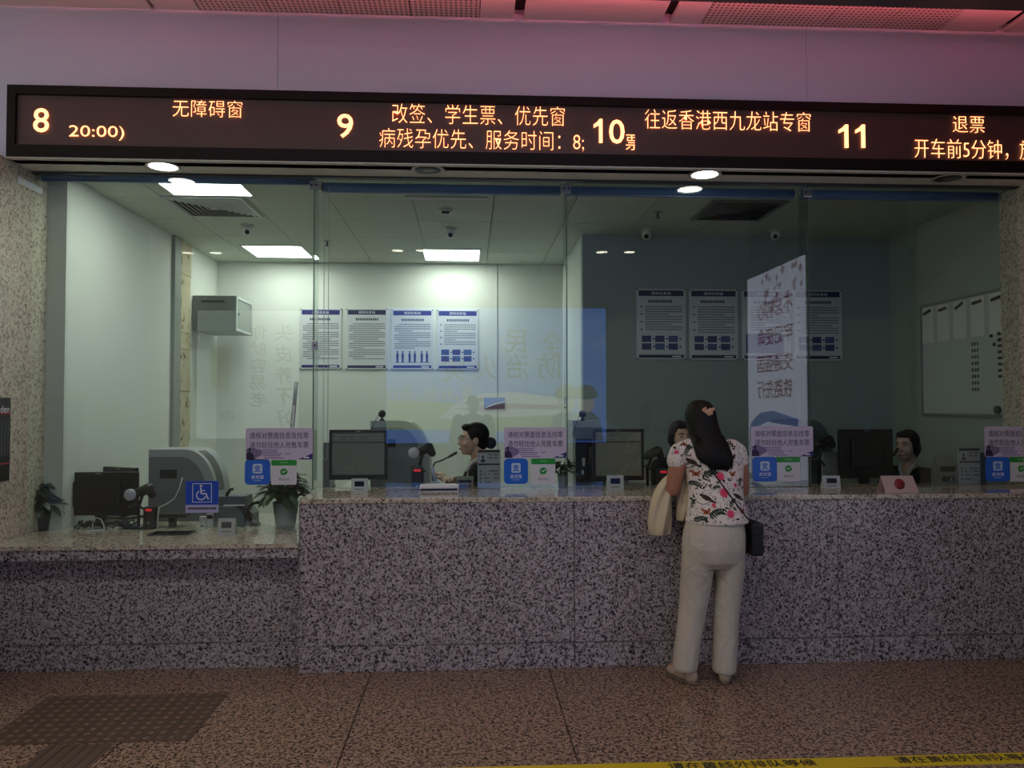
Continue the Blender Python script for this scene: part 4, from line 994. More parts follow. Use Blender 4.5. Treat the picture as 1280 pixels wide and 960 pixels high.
MB().prism([lm(x, y) for x, y in ((250, 540), (250, 395), (262, 390), (300, 389), (306, 396), (306, 500), (300, 540))], -.004, -.0005).build('bottle_picture', em('ad_bottle', (.72, .86, .84), .8*L_MURAL), sp)
MB().prism([lm(x, y) for x, y in ((264, 487), (264, 433), (287, 432), (287, 487))], -.006, -.004).build('bottle_label', em('ad_label', (.62, .62, .34), .7*L_MURAL), sp)
a = lm(283, 520); text('EBY', a[0]+.0, a[1], .26, .17, -.004, ADT, sp, 'lettering', .002)
# pillar with a lit banner on its side face
XBN = 3.3
def bpt(px, py): p = atx(px, py, XBN); return 2*YG-p.y, p.z
ya, zt = bpt(1006, 318); yb, _ = bpt(934, 347); cy = (ya+yb)/2; w = ya-yb; zb = .45
struct(MB().box(XBN+.06, XBN+1.0, yb-.08, ya+.08, 0, ZH).build('wall_pillar', mat('dark_pillar', (58, 56, 54), .5)))
bn = thing('pillar_banner', 'tall pale lit banner with four rows of red writing, seen reflected in the glass', 'banner', (XBN, cy, zb), -pi/2)
def lb(px, py): Y, Z = bpt(px, py); return cy-Y, Z-zb
MB().box(-w/2-.02, w/2+.02, .006, .058, -.02, zt-zb+.02, .005).build('light_box', DGREY, bn)
MB().box(-w/2, w/2, 0, .005, 0, zt-zb).build('sheet', em('banner_pale', (.70, .72, .92), 2.4*L_MURAL), bn)
RED = em('banner_red', (.34, .01, .03), .8*L_MURAL)
for k, (tx, py) in enumerate((('不忘初心', 384), ('牢记使命', 418), ('交通强国', 453), ('铁路先行', 486))):
    a = lb(991, py); c_ = lb(947, py); zc = lb(970, py)[1]
    text(tx, (a[0]+c_[0])/2, zc, abs(c_[0]-a[0]), .20, -.001, RED, bn, 'lettering', .002, .004)
fl_ = MB(); rnd = random.Random(4)
for k in range(26):
    u = rnd.uniform(-.48, .2)*w; v = zt-zb-rnd.uniform(.02, .42); r = rnd.uniform(.02, .05)
    fl_.prism([(u+r*(1+.3*cos(5*t*pi/10))*cos(t*pi/10), v+r*(1+.3*cos(5*t*pi/10))*sin(t*pi/10)) for t in range(20)], -.003-.0004*k/26, -.0005)
fl_.build('blossom_picture', em('banner_blossom', (.66, .48, .62), .9*L_MURAL), bn)
MB().prism([lb(x, y) for x, y in ((998, 533), (998, 524), (980, 518), (965, 513), (950, 516), (938, 530), (940, 536), (960, 527), (975, 530))], -.004, -.0005).build('train_picture', em('banner_train', (.16, .26, .74), 1.2*L_MURAL), bn)
MB().box(-w/2, w/2, -.003, -.0005, 0, .35).build('ground_picture', em('banner_ground', (.5, .56, .66), 1.0*L_MURAL), bn)

# added red uplight trough, unseen, that tints the hall ceiling
rt = thing('added_red_trough', 'added long trough of red light under the hall ceiling, out of sight', 'lamp', (.6, 4.2, ZH-.14))
t_ = MB(); t_.box(-3.6, 3.6, -.09, .09, -.01, 0); t_.box(-3.6, 3.6, -.10, -.09, -.01, .09); t_.box(-3.6, 3.6, .09, .10, -.01, .056); t_.box(-3.6, 3.6, -.09, .075, .075, .082); t_.build('trough', DGREY, rt)
MB().cyl((-3.5, 0, .025), (3.5, 0, .025), .022, n=10).build('red_tube', em('red_tube', (1.0, .16, .22), 17*L_RED), rt)
for sx in (-3, 0, 3): MB().cyl((sx, 0, .0821), (sx, 0, .14), .008).build('hanger', STEEL, rt)

# ------------------------------------------------------------------ tactile paving and the yellow line
TAC = mat('tactile_bronze', (84, 66, 52), .45, .0)
STUD = mat('tactile_stud', (112, 92, 74), .35, .0)
A, B_, C_, D_ = atz(64, 869, 0), atz(284, 869, 0), atz(234, 929, 0), atz(-20, 929, 0)
xa, xb, ya, yb = min(A.x, D_.x), (B_.x+C_.x)/2, (C_.y+D_.y)/2, (A.y+B_.y)/2
d = thing('tactile_paving', 'dark studded tactile paving pad on the floor at lower left', 'tactile paving', ((xa+xb)/2, (ya+yb)/2, 0))
w, l_ = xb-xa, yb-ya
MB().box(-w/2, w/2, -l_/2, l_/2, 0, .003).build('pad', TAC, d)
st = MB(); nx, ny = int(w/.058), int(l_/.058)
for i in range(nx):
    for j in range(ny): st.lathe([(.001, .003), (.017, .003), (.013, .0075), (.001, .008)], (-w/2+(i+.5)*w/nx, -l_/2+(j+.5)*l_/ny, 0), 10)
o = st.build('stud_pattern', STUD, d)
A, B_ = atz(62, 931, 0), atz(142, 931, 0)
d = thing('tactile_paving', 'dark ribbed tactile strip leading to the studded pad at lower left', 'tactile paving', ((A.x+B_.x)/2, ya-.62, 0))
w = B_.x-A.x
MB().box(-w/2, w/2, -.6, .6, 0, .002).build('pad', mat('tactile_strip', (92, 74, 60), .45), d)
st = MB()
for k in range(6): st.box(-w/2+(k+.25)*w/6, -w/2+(k+.72)*w/6, -.58, .6, .002, .006, .002)
st.build('rib_pattern', TAC, d)
P0, P1 = atz(640, 958, 0), atz(1280, 941, 0); ang = atan2(P1.y-P0.y, P1.x-P0.x); yw = .10
d = thing('floor_tape', 'yellow floor tape with black writing along the bottom right', 'floor tape', P0, ang)
Lt = (P1-P0).length
MB().box(-.5, Lt+.6, -yw, 0, .0003, .0015).build('tape', mat('tape_yellow', (206, 180, 22), .4), d)
def tp(px, py): q = atz(px, py, 0)-P0; return q.x*cos(ang)+q.y*sin(ang)
for u0, u1 in ((832, 1012), (1120, 1297)):
    a, c_ = tp(u0, 952), tp(u1, 946)
    q = text('请在黄线外排队等候', (a+c_)/2, 0, c_-a, .062, 0, INK, d, 'lettering', .0005, .01)
    q.rotation_euler = (-pi/2, 0, 0); q.location = (0, -.042, .0022)

# ------------------------------------------------------------------ people
SKIN = mat('skin', (168, 116, 92), .55); SKIND = mat('skin_pale', (204, 166, 146), .5)
HAIRM, nt, b = nodes('black_hair', .6, .25)
b.inputs['Base Color'].default_value = (.004, .0036, .0036, 1)
tc = nn(nt, 'ShaderNodeTexCoord'); mp = nn(nt, 'ShaderNodeMapping'); mp.inputs['Scale'].default_value = (160, 160, 8); t = nn(nt, 'ShaderNodeTexNoise', i_Scale=1.0, i_Detail=3); bp_ = nn(nt, 'ShaderNodeBump'); bp_.inputs['Strength'].default_value = .5; bp_.inputs['Distance'].default_value = .004
nt.links.new(tc.outputs['Object'], mp.inputs[0]); nt.links.new(mp.outputs[0], t.inputs['Vector']); nt.links.new(t.outputs[0], bp_.inputs['Height']); nt.links.new(bp_.outputs[0], b.inputs['Normal'])
def fabric(name, rgb, wr=.35, sc=14):
    m, nt, b = nodes(name, .85, .2); b.inputs['Base Color'].default_value = (*s2l(rgb), 1)
    tc = nn(nt, 'ShaderNodeTexCoord'); mp = nn(nt, 'ShaderNodeMapping'); mp.inputs['Scale'].default_value = (1.2, 1.2, .7); t = nn(nt, 'ShaderNodeTexNoise', i_Scale=sc, i_Detail=2, i_Distortion=.8); k = nn(nt, 'ShaderNodeBump'); k.inputs['Strength'].default_value = wr; k.inputs['Distance'].default_value = .02
    nt.links.new(tc.outputs['Object'], mp.inputs[0]); nt.links.new(mp.outputs[0], t.inputs['Vector']); nt.links.new(t.outputs[0], k.inputs['Height']); nt.links.new(k.outputs[0], b.inputs['Normal'])
    return m
def blob(mb, name, m, parent, vox=.007, it=4):
    o = mb.build(name, m, parent)
    r = o.modifiers.new('remesh', 'REMESH'); r.mode = 'VOXEL'; r.voxel_size = vox; r.use_smooth_shade = True
    if it: k = o.modifiers.new('smooth', 'SMOOTH'); k.factor = .5; k.iterations = it
    return o
def head(mb, c, M):
    """head blobs facing local -y, placed at c with rotation M"""
    def E(p, r): mb.ell(c+M @ Vector(p), r, M=M)
    def K(p, r, q, r2): mb.cap(c+M @ Vector(p), r, c+M @ Vector(q), r2)
    E((0, .015, .032), (.073, .092, .084)); E((0, -.028, -.03), (.060, .062, .086)); E((0, -.058, -.092), (.030, .028, .022))
    K((0, -.085, .006), .009, (0, -.104, -.032), .0125); E((.012, -.094, -.034), (.009, .009, .008)); E((-.012, -.094, -.034), (.009, .009, .008))
    E((.034, -.060, -.035), (.026, .024, .026)); E((-.034, -.060, -.035), (.026, .024, .026))
    E((0, -.070, .026), (.048, .018, .012)); E((0, -.086, -.062), (.023, .012, .007)); E((0, -.083, -.072), (.020, .012, .008))
    for s_ in (-1, 1): E((s_*.074, .012, -.015), (.010, .020, .031))
def face(c, M, parent, glasses=False):
    for s_ in (-1, 1):
        e = MB(); e.ell(c+M @ Vector((s_*.031, -.076, .004)), (.014, .010, .006), 12, 8, M); e.build('eye', mat('eye_white', (200, 196, 190), .3), parent)
        e = MB(); e.ell(c+M @ Vector((s_*.031, -.0855, .004)), (.006, .003, .006), 10, 8, M); e.build('iris', BLACKG, parent)
        e = MB(); e.tube([c+M @ Vector((s_*x, y, z)) for x, y, z in ((.014, -.090, .024), (.03, -.087, .029), (.046, -.074, .025))], .0035, 6); e.build('eyebrow', BLACK, parent)
    e = MB(); e.ell(c+M @ Vector((0, -.096, -.067)), (.020, .006, .007), 12, 8, M); e.build('lips', mat('lip_colour', (150, 84, 80), .5), parent)
    if glasses:
        g_ = MB()
        for s_ in (-1, 1):
            P = [c+M @ Vector((s_*.033+.024*cos(t*pi/10), -.098, .002+.019*sin(t*pi/10))) for t in range(21)]; g_.tube(P, .0016, 6)
            g_.tube([c+M @ Vector(q) for q in ((s_*.057, -.097, .008), (s_*.074, -.05, .008), (s_*.082, .02, .004))], .0016, 6)
        g_.tube([c+M @ Vector((-.009, -.1, .006)), c+M @ Vector((.009, -.1, .006))], .0016, 6); g_.build('glasses', DGREY, parent)
def hand(mb, w, d, up, s_=1, curl=.5):
    """palm and five fingers from wrist w along d; s_ is the thumb side"""
    w, d, up = Vector(w), Vector(d).normalized(), Vector(up).normalized(); sd = d.cross(up).normalized()*s_; up = sd.cross(d)*s_ if sd.cross(d).dot(up) > 0 else up
    for k in range(4): mb.cap(w+sd*(.018*(1-k*.66)), .014, w+d*.075+sd*(.030-.020*k), .0115)
    L = (.070, .078, .072, .056)
    for k in range(4):
        b0 = w+d*.080+sd*(.032-.0215*k); m1 = b0+(d*.9-up*curl*.5).normalized()*L[k]*.45; m2 = m1+(d*.75-up*curl*1.1).normalized()*L[k]*.32; m3 = m2+(d*.4-up*curl*1.5).normalized()*L[k]*.25
        mb.cap(b0-d*.012, .0095, m1, .0088).cap(m1, .0088, m2, .0080).cap(m2, .0080, m3, .0072)
    t0 = w+d*.022+sd*.022; t1 = w+d*.050+sd*.052-up*.008; t2 = t1+d*.034+sd*.008-up*.006
    mb.cap(t0, .0125, t1, .0105).cap(t1, .0105, t2, .0085)
def chain(mb, pts):
    for (p, r), (q, r2) in zip(pts[:-1], pts[1:]): mb.cap(p, r, q, r2)

# --- customer at window 10
YW = 4.42
f0 = atz(880, 846, 0)
wm = thing('person', 'person seen from behind with long black hair, floral blouse and pale trousers at window 10', 'person', (aty(890, 700, YW).x, YW, 0))
O = Vector(wm.location)
YADD = .08
def wp(px, py, Y): return aty(px, py, Y+YADD)-O
PX = YW/F_PX*1.002
def ringset(rows):     # (py, cx px, half width px, Y, depth)
    return [(wp(cx, py, Y), hw*(Y+YADD)/F_PX, dp) for py, cx, hw, Y, dp in rows]
hc_ = wp(876, 526, 4.50)
HM = Matrix.Rotation(radians(180-12), 3, 'Z') @ Matrix.Rotation(radians(14), 3, 'X')
bd = MB(); head(bd, hc_, HM)
bd.cap(hc_+Vector((0, -.01, -.05)), .052, wp(884, 556, 4.42), .058)
bd.rings(ringset([(553, 887, 20, 4.42, .06), (560, 888, 32, 4.42, .085), (575, 890, 34, 4.42, .10), (600, 893, 30, 4.40, .10), (630, 894, 30, 4.36, .10), (650, 894, 33, 4.34, .11), (680, 892, 36, 4.33, .12), (704, 892, 34, 4.33, .11)]))
shL, shR = wp(855, 563, 4.42), wp(920, 564, 4.42)
elL, elR = wp(841, 611, 4.45), wp(927, 612, 4.48)
wrL = Vector((elL.x+.07, 4.84-YW, HC+.045)); wrR = Vector((elR.x-.12, 4.86-YW, HC+.045))
elL.z = max(elL.z, HC+.05)
chain(bd, [(shL, .055), (wp(846, 585, 4.42), .050), (elL, .046), (elL.lerp(wrL, .4), .041), (wrL, .028)])
chain(bd, [(shR, .055), (wp(925, 585, 4.43), .048), (elR, .044), (elR.lerp(wrR, .4), .040), (wrR, .027)])
hand(bd, wrL, (.3, 1, -.02), (0, 0, 1), 1, .35); hand(bd, wrR, (-.3, 1, -.02), (0, 0, 1), -1, .35)
for sx, hip, kn, an in ((-1, wp(874, 695, 4.33), wp(868, 752, 4.35), wp(858, 832, 4.32)), (1, wp(910, 695, 4.33), wp(909, 752, 4.35), wp(906, 832, 4.32))):
    chain(bd, [(hip, .075), (kn, .052), (kn.lerp(an, .35), .050), (an, .034)])
    an2 = Vector((an.x, an.y, .055)); chain(bd, [(an, .034), (an2, .036), (an2+Vector((sx*.05, .12, -.02)), .030)])
blob(bd, 'body', SKIN, wm, .0065, 3)
face(hc_, HM, wm)
# blouse
m, nt, b = nodes('floral_blouse', .8, .2)
tc = nn(nt, 'ShaderNodeTexCoord'); L_ = nt.links.new
def vor(scale, rnd_=1.0, feat='F1'):
    v = nn(nt, 'ShaderNodeTexVoronoi', i_Scale=scale, i_Randomness=rnd_); v.feature = feat
    mp = nn(nt, 'ShaderNodeMapping'); mp.inputs['Scale'].default_value = (1, .35, 1); L_(tc.outputs['Object'], mp.inputs[0])
    ns = nn(nt, 'ShaderNodeTexNoise', i_Scale=44.0, i_Detail=2); L_(mp.outputs[0], ns.inputs['Vector'])
    ad = nn(nt, 'ShaderNodeVectorMath', operation='MULTIPLY_ADD'); ad.inputs[1].default_value = (.055, .055, .055); L_(ns.outputs['Color'], ad.inputs[0]); L_(mp.outputs[0], ad.inputs[2]); L_(ad.outputs[0], v.inputs['Vector']); return v
base = s2l((220, 212, 204)); cur = None
def layer(prev, fac, col):
    x = nn(nt, 'ShaderNodeMix', data_type='RGBA'); L_(fac, x.inputs[0])
    if prev is None: x.inputs[6].default_value = (*base, 1)
    else: L_(prev, x.inputs[6])
    x.inputs[7].default_value = (*s2l(col), 1); return x.outputs[2]
BW = ((0, 0, 0), (1, 1, 1))
# dark swirling stems
wn_ = nn(nt, 'ShaderNodeTexNoise', i_Scale=13.0, i_Detail=1.2, i_Distortion=2.6); L_(tc.outputs['Object'], wn_.inputs['Vector'])
cur = layer(None, ramp(nt, wn_.outputs[0], [(.484, BW[0]), (.490, BW[1]), (.508, BW[1]), (.514, BW[0])]), (40, 44, 40))
v = vor(34, 1.0); cur = layer(cur, ramp(nt, v.outputs['Distance'], [(.17, BW[1]), (.22, BW[0])]), (58, 66, 58))
L_(cur, b.inputs['Base Color']); BLOUSE = m
sh = MB()
sh.rings(ringset([(551, 885, 15, 4.42, .075), (554, 887, 26, 4.42, .095), (560, 888, 37, 4.42, .11), (572, 890, 39.5, 4.42, .125), (590, 893, 36.5, 4.41, .128), (610, 894.5, 34.5, 4.385, .125), (628, 895, 35.5, 4.36, .128), (641, 896, 38, 4.345, .139), (650, 896, 40, 4.34, .146), (653, 896, 39.5, 4.34, .144)]))
chain(sh, [(wp(864, 560, 4.42), .060), (wp(850, 566, 4.42), .062), (wp(846, 576, 4.42), .060)]); chain(sh, [(wp(914, 561, 4.42), .060), (wp(920, 566, 4.425), .064), (wp(923, 575, 4.43), .060)])
blouse = blob(sh, 'blouse', BLOUSE, wm, .007, 4)
# trousers
tr = MB(); TROU = fabric('pale_trousers', (186, 180, 166), .9, 13)
tr.rings(ringset([(640, 893, 31, 4.345, .105), (650, 893, 35.5, 4.34, .124), (658, 893, 38, 4.333, .135), (668, 892.5, 39.5, 4.325, .142), (684, 892, 40, 4.32, .145), (700, 891.5, 39.5, 4.325, .13), (708, 891, 36, 4.33, .10)]))
tr.rings(ringset([(690, 873, 20, 4.33, .11), (705, 872.5, 20.5, 4.33, .105), (722, 870.5, 19.8, 4.34, .098), (745, 868, 18.6, 4.345, .090), (765, 865.5, 17.2, 4.34, .084), (790, 861.5, 16.2, 4.33, .083), (815, 858, 15.8, 4.32, .085), (833, 856, 15.5, 4.31, .087), (836, 856, 15, 4.31, .084)]))
tr.rings(ringset([(690, 911, 19.5, 4.33, .11), (705, 911.5, 19, 4.33, .105), (722, 911, 18, 4.34, .098), (745, 909.5, 17, 4.345, .090), (765, 908, 16.2, 4.34, .084), (790, 907, 15.4, 4.33, .083), (815, 906, 15.2, 4.32, .085), (835, 905, 15, 4.31, .087), (839, 905, 14.5, 4.31, .084)]))
blob(tr, 'trousers', TROU, wm, .008, 6)
# shoes
SHOE = mat('beige_shoe', (172, 156, 136), .6); SOLE = mat('shoe_sole', (112, 98, 84), .7)
for sx, c0, ang in ((-1, wp(859, 838, 4.31), 24), (1, wp(906, 840, 4.31), -16)):
    M = Matrix.Rotation(radians(ang), 3, 'Z'); c0 = Vector((c0.x, c0.y, 0)); q = MB()
    for y, rx, ry, rz, z in ((-.035, .036, .042, .042, .042), (.04, .040, .06, .038, .038), (.105, .043, .065, .030, .032)): q.ell(c0+M @ Vector((0, y, z)), (rx, ry, rz), M=M)
    so = blob(q, 'shoe', SHOE, wm, .005, 3)
    P = []
    for t in range(28):
        a = 2*pi*t/28; P.append(M @ Vector((.044*cos(a)*(1-.12*sin(a)*-1), .048+.128*sin(a), 0))+c0)
    MB().loft([[p+Vector((0, 0, z)) for p in P] for z in (.001, .016)]).build('sole', SOLE, wm)
# hair
hr = MB()
hr.rings(ringset([(499.8, 874, 3.5, 4.47, .025), (500.8, 874, 8, 4.468, .05), (503, 874.3, 12.5, 4.463, .075), (507, 874.8, 16.2, 4.458, .095), (513, 875.3, 18.8, 4.455, .108), (521, 875.6, 19.6, 4.45, .113), (533, 877.5, 20, 4.44, .108), (544, 882, 20.6, 4.41, .095)])
         + ringset([(551, 885.5, 21.8, 4.38, .08), (558, 888.5, 22.8, 4.345, .064), (566, 891, 23.4, 4.32, .050), (573, 893, 22.5, 4.31, .040), (579, 896, 19, 4.303, .031), (584, 900, 12, 4.30, .022), (587, 903, 5, 4.298, .012)]), 48)
for i in range(len(hr.v)):
    v = hr.v[i]; k = i//48; hr.v[i] = v+Vector((.003*sin(v.x*210+k), -.006*abs(sin(v.x*190+v.z*6)), 0))*min(1, k/5)
hairo = hr.build('hair', HAIRM, wm)
sd_ = hairo.modifiers.new('sub', 'SUBSURF'); sd_.levels = 1; sd_.render_levels = 1
rnd = random.Random(9); lk = MB()
for k in range(46):
    u = rnd.uniform(-.98, .98); P = []
    for py, cx, hw, Y, dp in [(545, 882, 21, 4.41, .096), (559, 888, 23, 4.345, .064), (568, 891.5, 23, 4.32, .05), (576, 894.5, 21.5, 4.305, .04), (583+rnd.uniform(-3, 3), 899, 16, 4.30, .03), (588+rnd.uniform(-4, 3), 903, 9, 4.297, .02)]:
        q = wp(cx+u*hw, py, Y); P.append(q+Vector((0, -dp*sqrt(max(.05, 1-u*u))+.004, 0)))
    lk.tube(P, [.006, .006, .0055, .005, .004, .001], 6)
lk.build('hair_strands', HAIRM, wm)
# hair clip
cp = wp(878.5, 514, 4.45)+Vector((0, -.112, 0)); hcq = MB()
for k, (x, z, r) in enumerate(((-.025, .008, .013), (-.008, -.002, .015), (.012, .006, .014), (.028, .012, .010), (.002, -.018, .010), (-.018, .018, .008), (.018, -.012, .009))):
    c0 = cp+Vector((x, .004, z))
    for p in range(5): a = 2*pi*p/5+k; hcq.ell(c0+Vector((r*.6*cos(a), -.003, r*.6*sin(a))), (r*.5, .004, r*.5), 8, 6)
    hcq.ell(c0+Vector((0, -.007, 0)), (r*.3, .004, r*.3), 8, 6)
hcq.build('hair_clip', mat('rose_gold_clip', (206, 168, 140), .3, .7), wm)
# bag with crossbody strap
bg = thing('handbag', 'small black crossbody handbag on the right hip of the customer', 'bag', aty(941, 672, 4.41))
MB().box(-.035, .035, -.085, .085, -.095, .095, .018).build('pouch', mat('black_leather', (16, 15, 16), .45), bg)
MB().box(-.0365, .0365, -.087, .087, .02, .097, .016).build('flap', mat('black_leather', (16, 15, 16), .45), bg)
dg = bpy.context.evaluated_depsgraph_get(); dg.update()
bv = BVHTree.FromObject(blouse, dg); sp_ = []
PXW = 4.42/F_PX
prints = {k: MB() for k in ('flower', 'leaf', 'butterfly', 'bird')}
def stamp(kind, poly, lift):
    """print a polygon (x, z in metres, blouse coordinates) on the back of the blouse"""
    n = len(poly); cx_ = sum(p[0] for p in poly)/n; cz_ = sum(p[1] for p in poly)/n; vs = []
    for x, z in poly+[(cx_+(p[0]-cx_)*.5, cz_+(p[1]-cz_)*.5) for p in poly]+[(cx_, cz_)]:
        h_ = bv.ray_cast(Vector((x, -1, z)), Vector((0, 1, 0)))
        if h_[0] is None or h_[1].y > -.05: return
        vs.append(h_[0]+h_[1]*lift)
    if max(v.y for v in vs)-min(v.y for v in vs) > .07: return
    prints[kind].add(vs, [(i, (i+1) % n, n+(i+1) % n, n+i) for i in range(n)]+[(n+i, n+(i+1) % n, 2*n) for i in range(n)])
def ellp(cx, cz, a_, b_, rot, n=10): return [(cx+a_*cos(t)*cos(rot)-b_*sin(t)*sin(rot), cz+a_*cos(t)*sin(rot)+b_*sin(t)*cos(rot)) for t in [2*pi*k/n for k in range(n)]]
def at_px(px, py): q = wp(px, py, 4.30); return q.x, q.z
def flower(px, py, r):
    x, z = at_px(px, py); r *= PXW; stamp('flower', [(x+r*(1 if k % 2 else .66)*cos(2*pi*k/22), z+r*(1 if k % 2 else .66)*sin(2*pi*k/22)) for k in range(22)], .0012)
def butterfly(px, py, r, a0=0):
    x, z = at_px(px, py); r *= PXW
    for s_ in (-1, 1):
        stamp('butterfly', ellp(x+s_*r*.5, z+r*.35, r*.75, r*.32, s_*.8+a0), .0012); stamp('butterfly', ellp(x+s_*r*.35, z-r*.2, r*.45, r*.28, -s_*.5+a0), .0012)
    stamp('bird', ellp(x, z, r*.15, r*.6, 0), .0018)
def bird(px, py, r, f=1):
    x, z = at_px(px, py); r *= PXW
    stamp('bird', ellp(x, z, r*.66, r*.34, -f*.45, 12), .0016); stamp('bird', ellp(x-f*r*.55, z+r*.36, r*.24, r*.2, 0), .0012)
    stamp('bird', [(x+f*r*.35, z-r*.12), (x+f*r*1.15, z-r*.55), (x+f*r*1.05, z-r*.75), (x+f*r*.2, z-r*.35)], .0012)
    for k in range(7):
        t0, t1 = -1.2+.34*k, -1.2+.34*(k+1); z0, z1 = z-r*.75+r*.18*sin(3*t0), z-r*.75+r*.18*sin(3*t1)
        stamp('bird', [(x+t0*r, z0), (x+t1*r, z1), (x+t1*r, z1+r*.09), (x+t0*r, z0+r*.09)], .0010)
def fern(px, py, r, a0):
    x, z = at_px(px, py); r *= PXW
    for k in range(7):
        t = -1+2*k/6; bx, bz = x+t*r*cos(a0), z+t*r*sin(a0)+.3*r*(1-t*t)
        for s_ in (-1, 1): an = a0+s_*.95; stamp('leaf', ellp(bx+.28*r*cos(an), bz+.28*r*sin(an), r*.36, r*.15, an, 8), .0011)
for q in ((902, 615, 6.8), (899, 595, 6.2), (907, 640, 6), (863, 618, 5), (862, 643, 5), (888, 630, 3), (918, 606, 3), (850, 566, 3)): flower(*q)
for q in ((872, 593, 5), (879, 638.5, 5, .2), (915, 593, 4.5), (924, 638, 4.5), (860, 555, 4.5, .3)): butterfly(*q)
for q in ((881, 621.5, 9), (920, 620, 8), (845, 563, 7, -1), (868, 578, 9), (915, 573, 8, -1)): bird(*q)
for q in ((886, 594, 8, .5), (890, 640.5, 8, .3), (917, 556, 7, 2.2), (863, 564, 6, .9), (870, 606, 6, -.3), (911, 628, 5, .8), (872, 648, 6, .1), (866, 630, 5, 1.2), (902, 581, 5, -.6), (893, 609, 4, .2), (925, 604, 4, 1.3)): fern(*q)
rnd = random.Random(21)
for k in range(90):
    x, z = at_px(rnd.uniform(840, 932), rnd.uniform(553, 650)); r = rnd.uniform(.9, 2.0)*PXW; stamp('leaf', ellp(x, z, r*1.5, r*.6, rnd.uniform(0, pi), 7), .0008)
for k, c_ in (('flower', (212, 72, 104)), ('leaf', (48, 60, 52)), ('butterfly', (158, 84, 56)), ('bird', (58, 50, 40))): prints[k].build(k+'_print', mat('blouse_'+k, c_, .8, spec=.2), wm, fix=False)
for i in range(22):
    t = i/21; px = 872+(936-872)*t; py = 562+(652-562)*t**.96; d0 = ray(px, py).normalized()
    hit = bv.ray_cast(Vector((0, 0, H))-O, d0)
    if hit[0] is not None: sp_.append(hit[0]+hit[1]*.004)
if sp_:
    W2 = O-Vector(bg.location); MB().tube([p+W2 for p in sp_]+[Vector((-.012, -.05, .10)), Vector((0, -.05, .085))], .0042, 8).build('strap', mat('black_leather', (16, 15, 16), .45), bg)
# cream jacket over the left forearm
jk = thing('jacket', 'cream jacket hanging over the left forearm of the customer', 'jacket', O+elL)
CREAM = fabric('cream_cloth', (204, 190, 160), .5, 12)
def jp(px, py, Y): return aty(px, py, Y)-Vector(jk.location)
def lobe(rows, ph, amp):
    rs = []
    for py, cx, hw, Y, dp in rows:
        c0 = jp(cx, py, Y); w_ = hw*Y/F_PX
        rs.append([c0+Vector((w_*cos(2*pi*j/40), dp*sin(2*pi*j/40)*(1+amp*sin(5*2*pi*j/40+ph+py*.06)), 0))+Vector((.004*sin(9*2*pi*j/40+py*.1), 0, 0)) for j in range(40)])
    return rs
jm = MB()
jm.loft(lobe([(594, 838, 4, 4.565, .025), (599, 835.5, 7, 4.565, .04), (606, 832, 9, 4.56, .048), (615, 829, 11, 4.56, .05), (627, 826.5, 13, 4.56, .052), (640, 825.5, 14.8, 4.56, .052), (652, 824.5, 15, 4.56, .05), (661, 824.5, 14.5, 4.56, .046), (666, 825, 13.5, 4.56, .042), (668.5, 825, 12.5, 4.56, .038)], .9, .34))
jm.loft(lobe([(590, 850, 4, 4.575, .03), (597, 852, 7, 4.575, .04), (612, 854, 8.5, 4.575, .045), (628, 855, 8.5, 4.575, .042), (640, 853, 8, 4.575, .038), (648, 851.5, 6.5, 4.575, .03), (651, 851, 5, 4.575, .026)], 1.7, .35))
jm.cap(jp(838, 600, 4.565), .030, jp(852, 599, 4.575), .028)
blob(jm, 'cloth', CREAM, jk, .0055, 2)

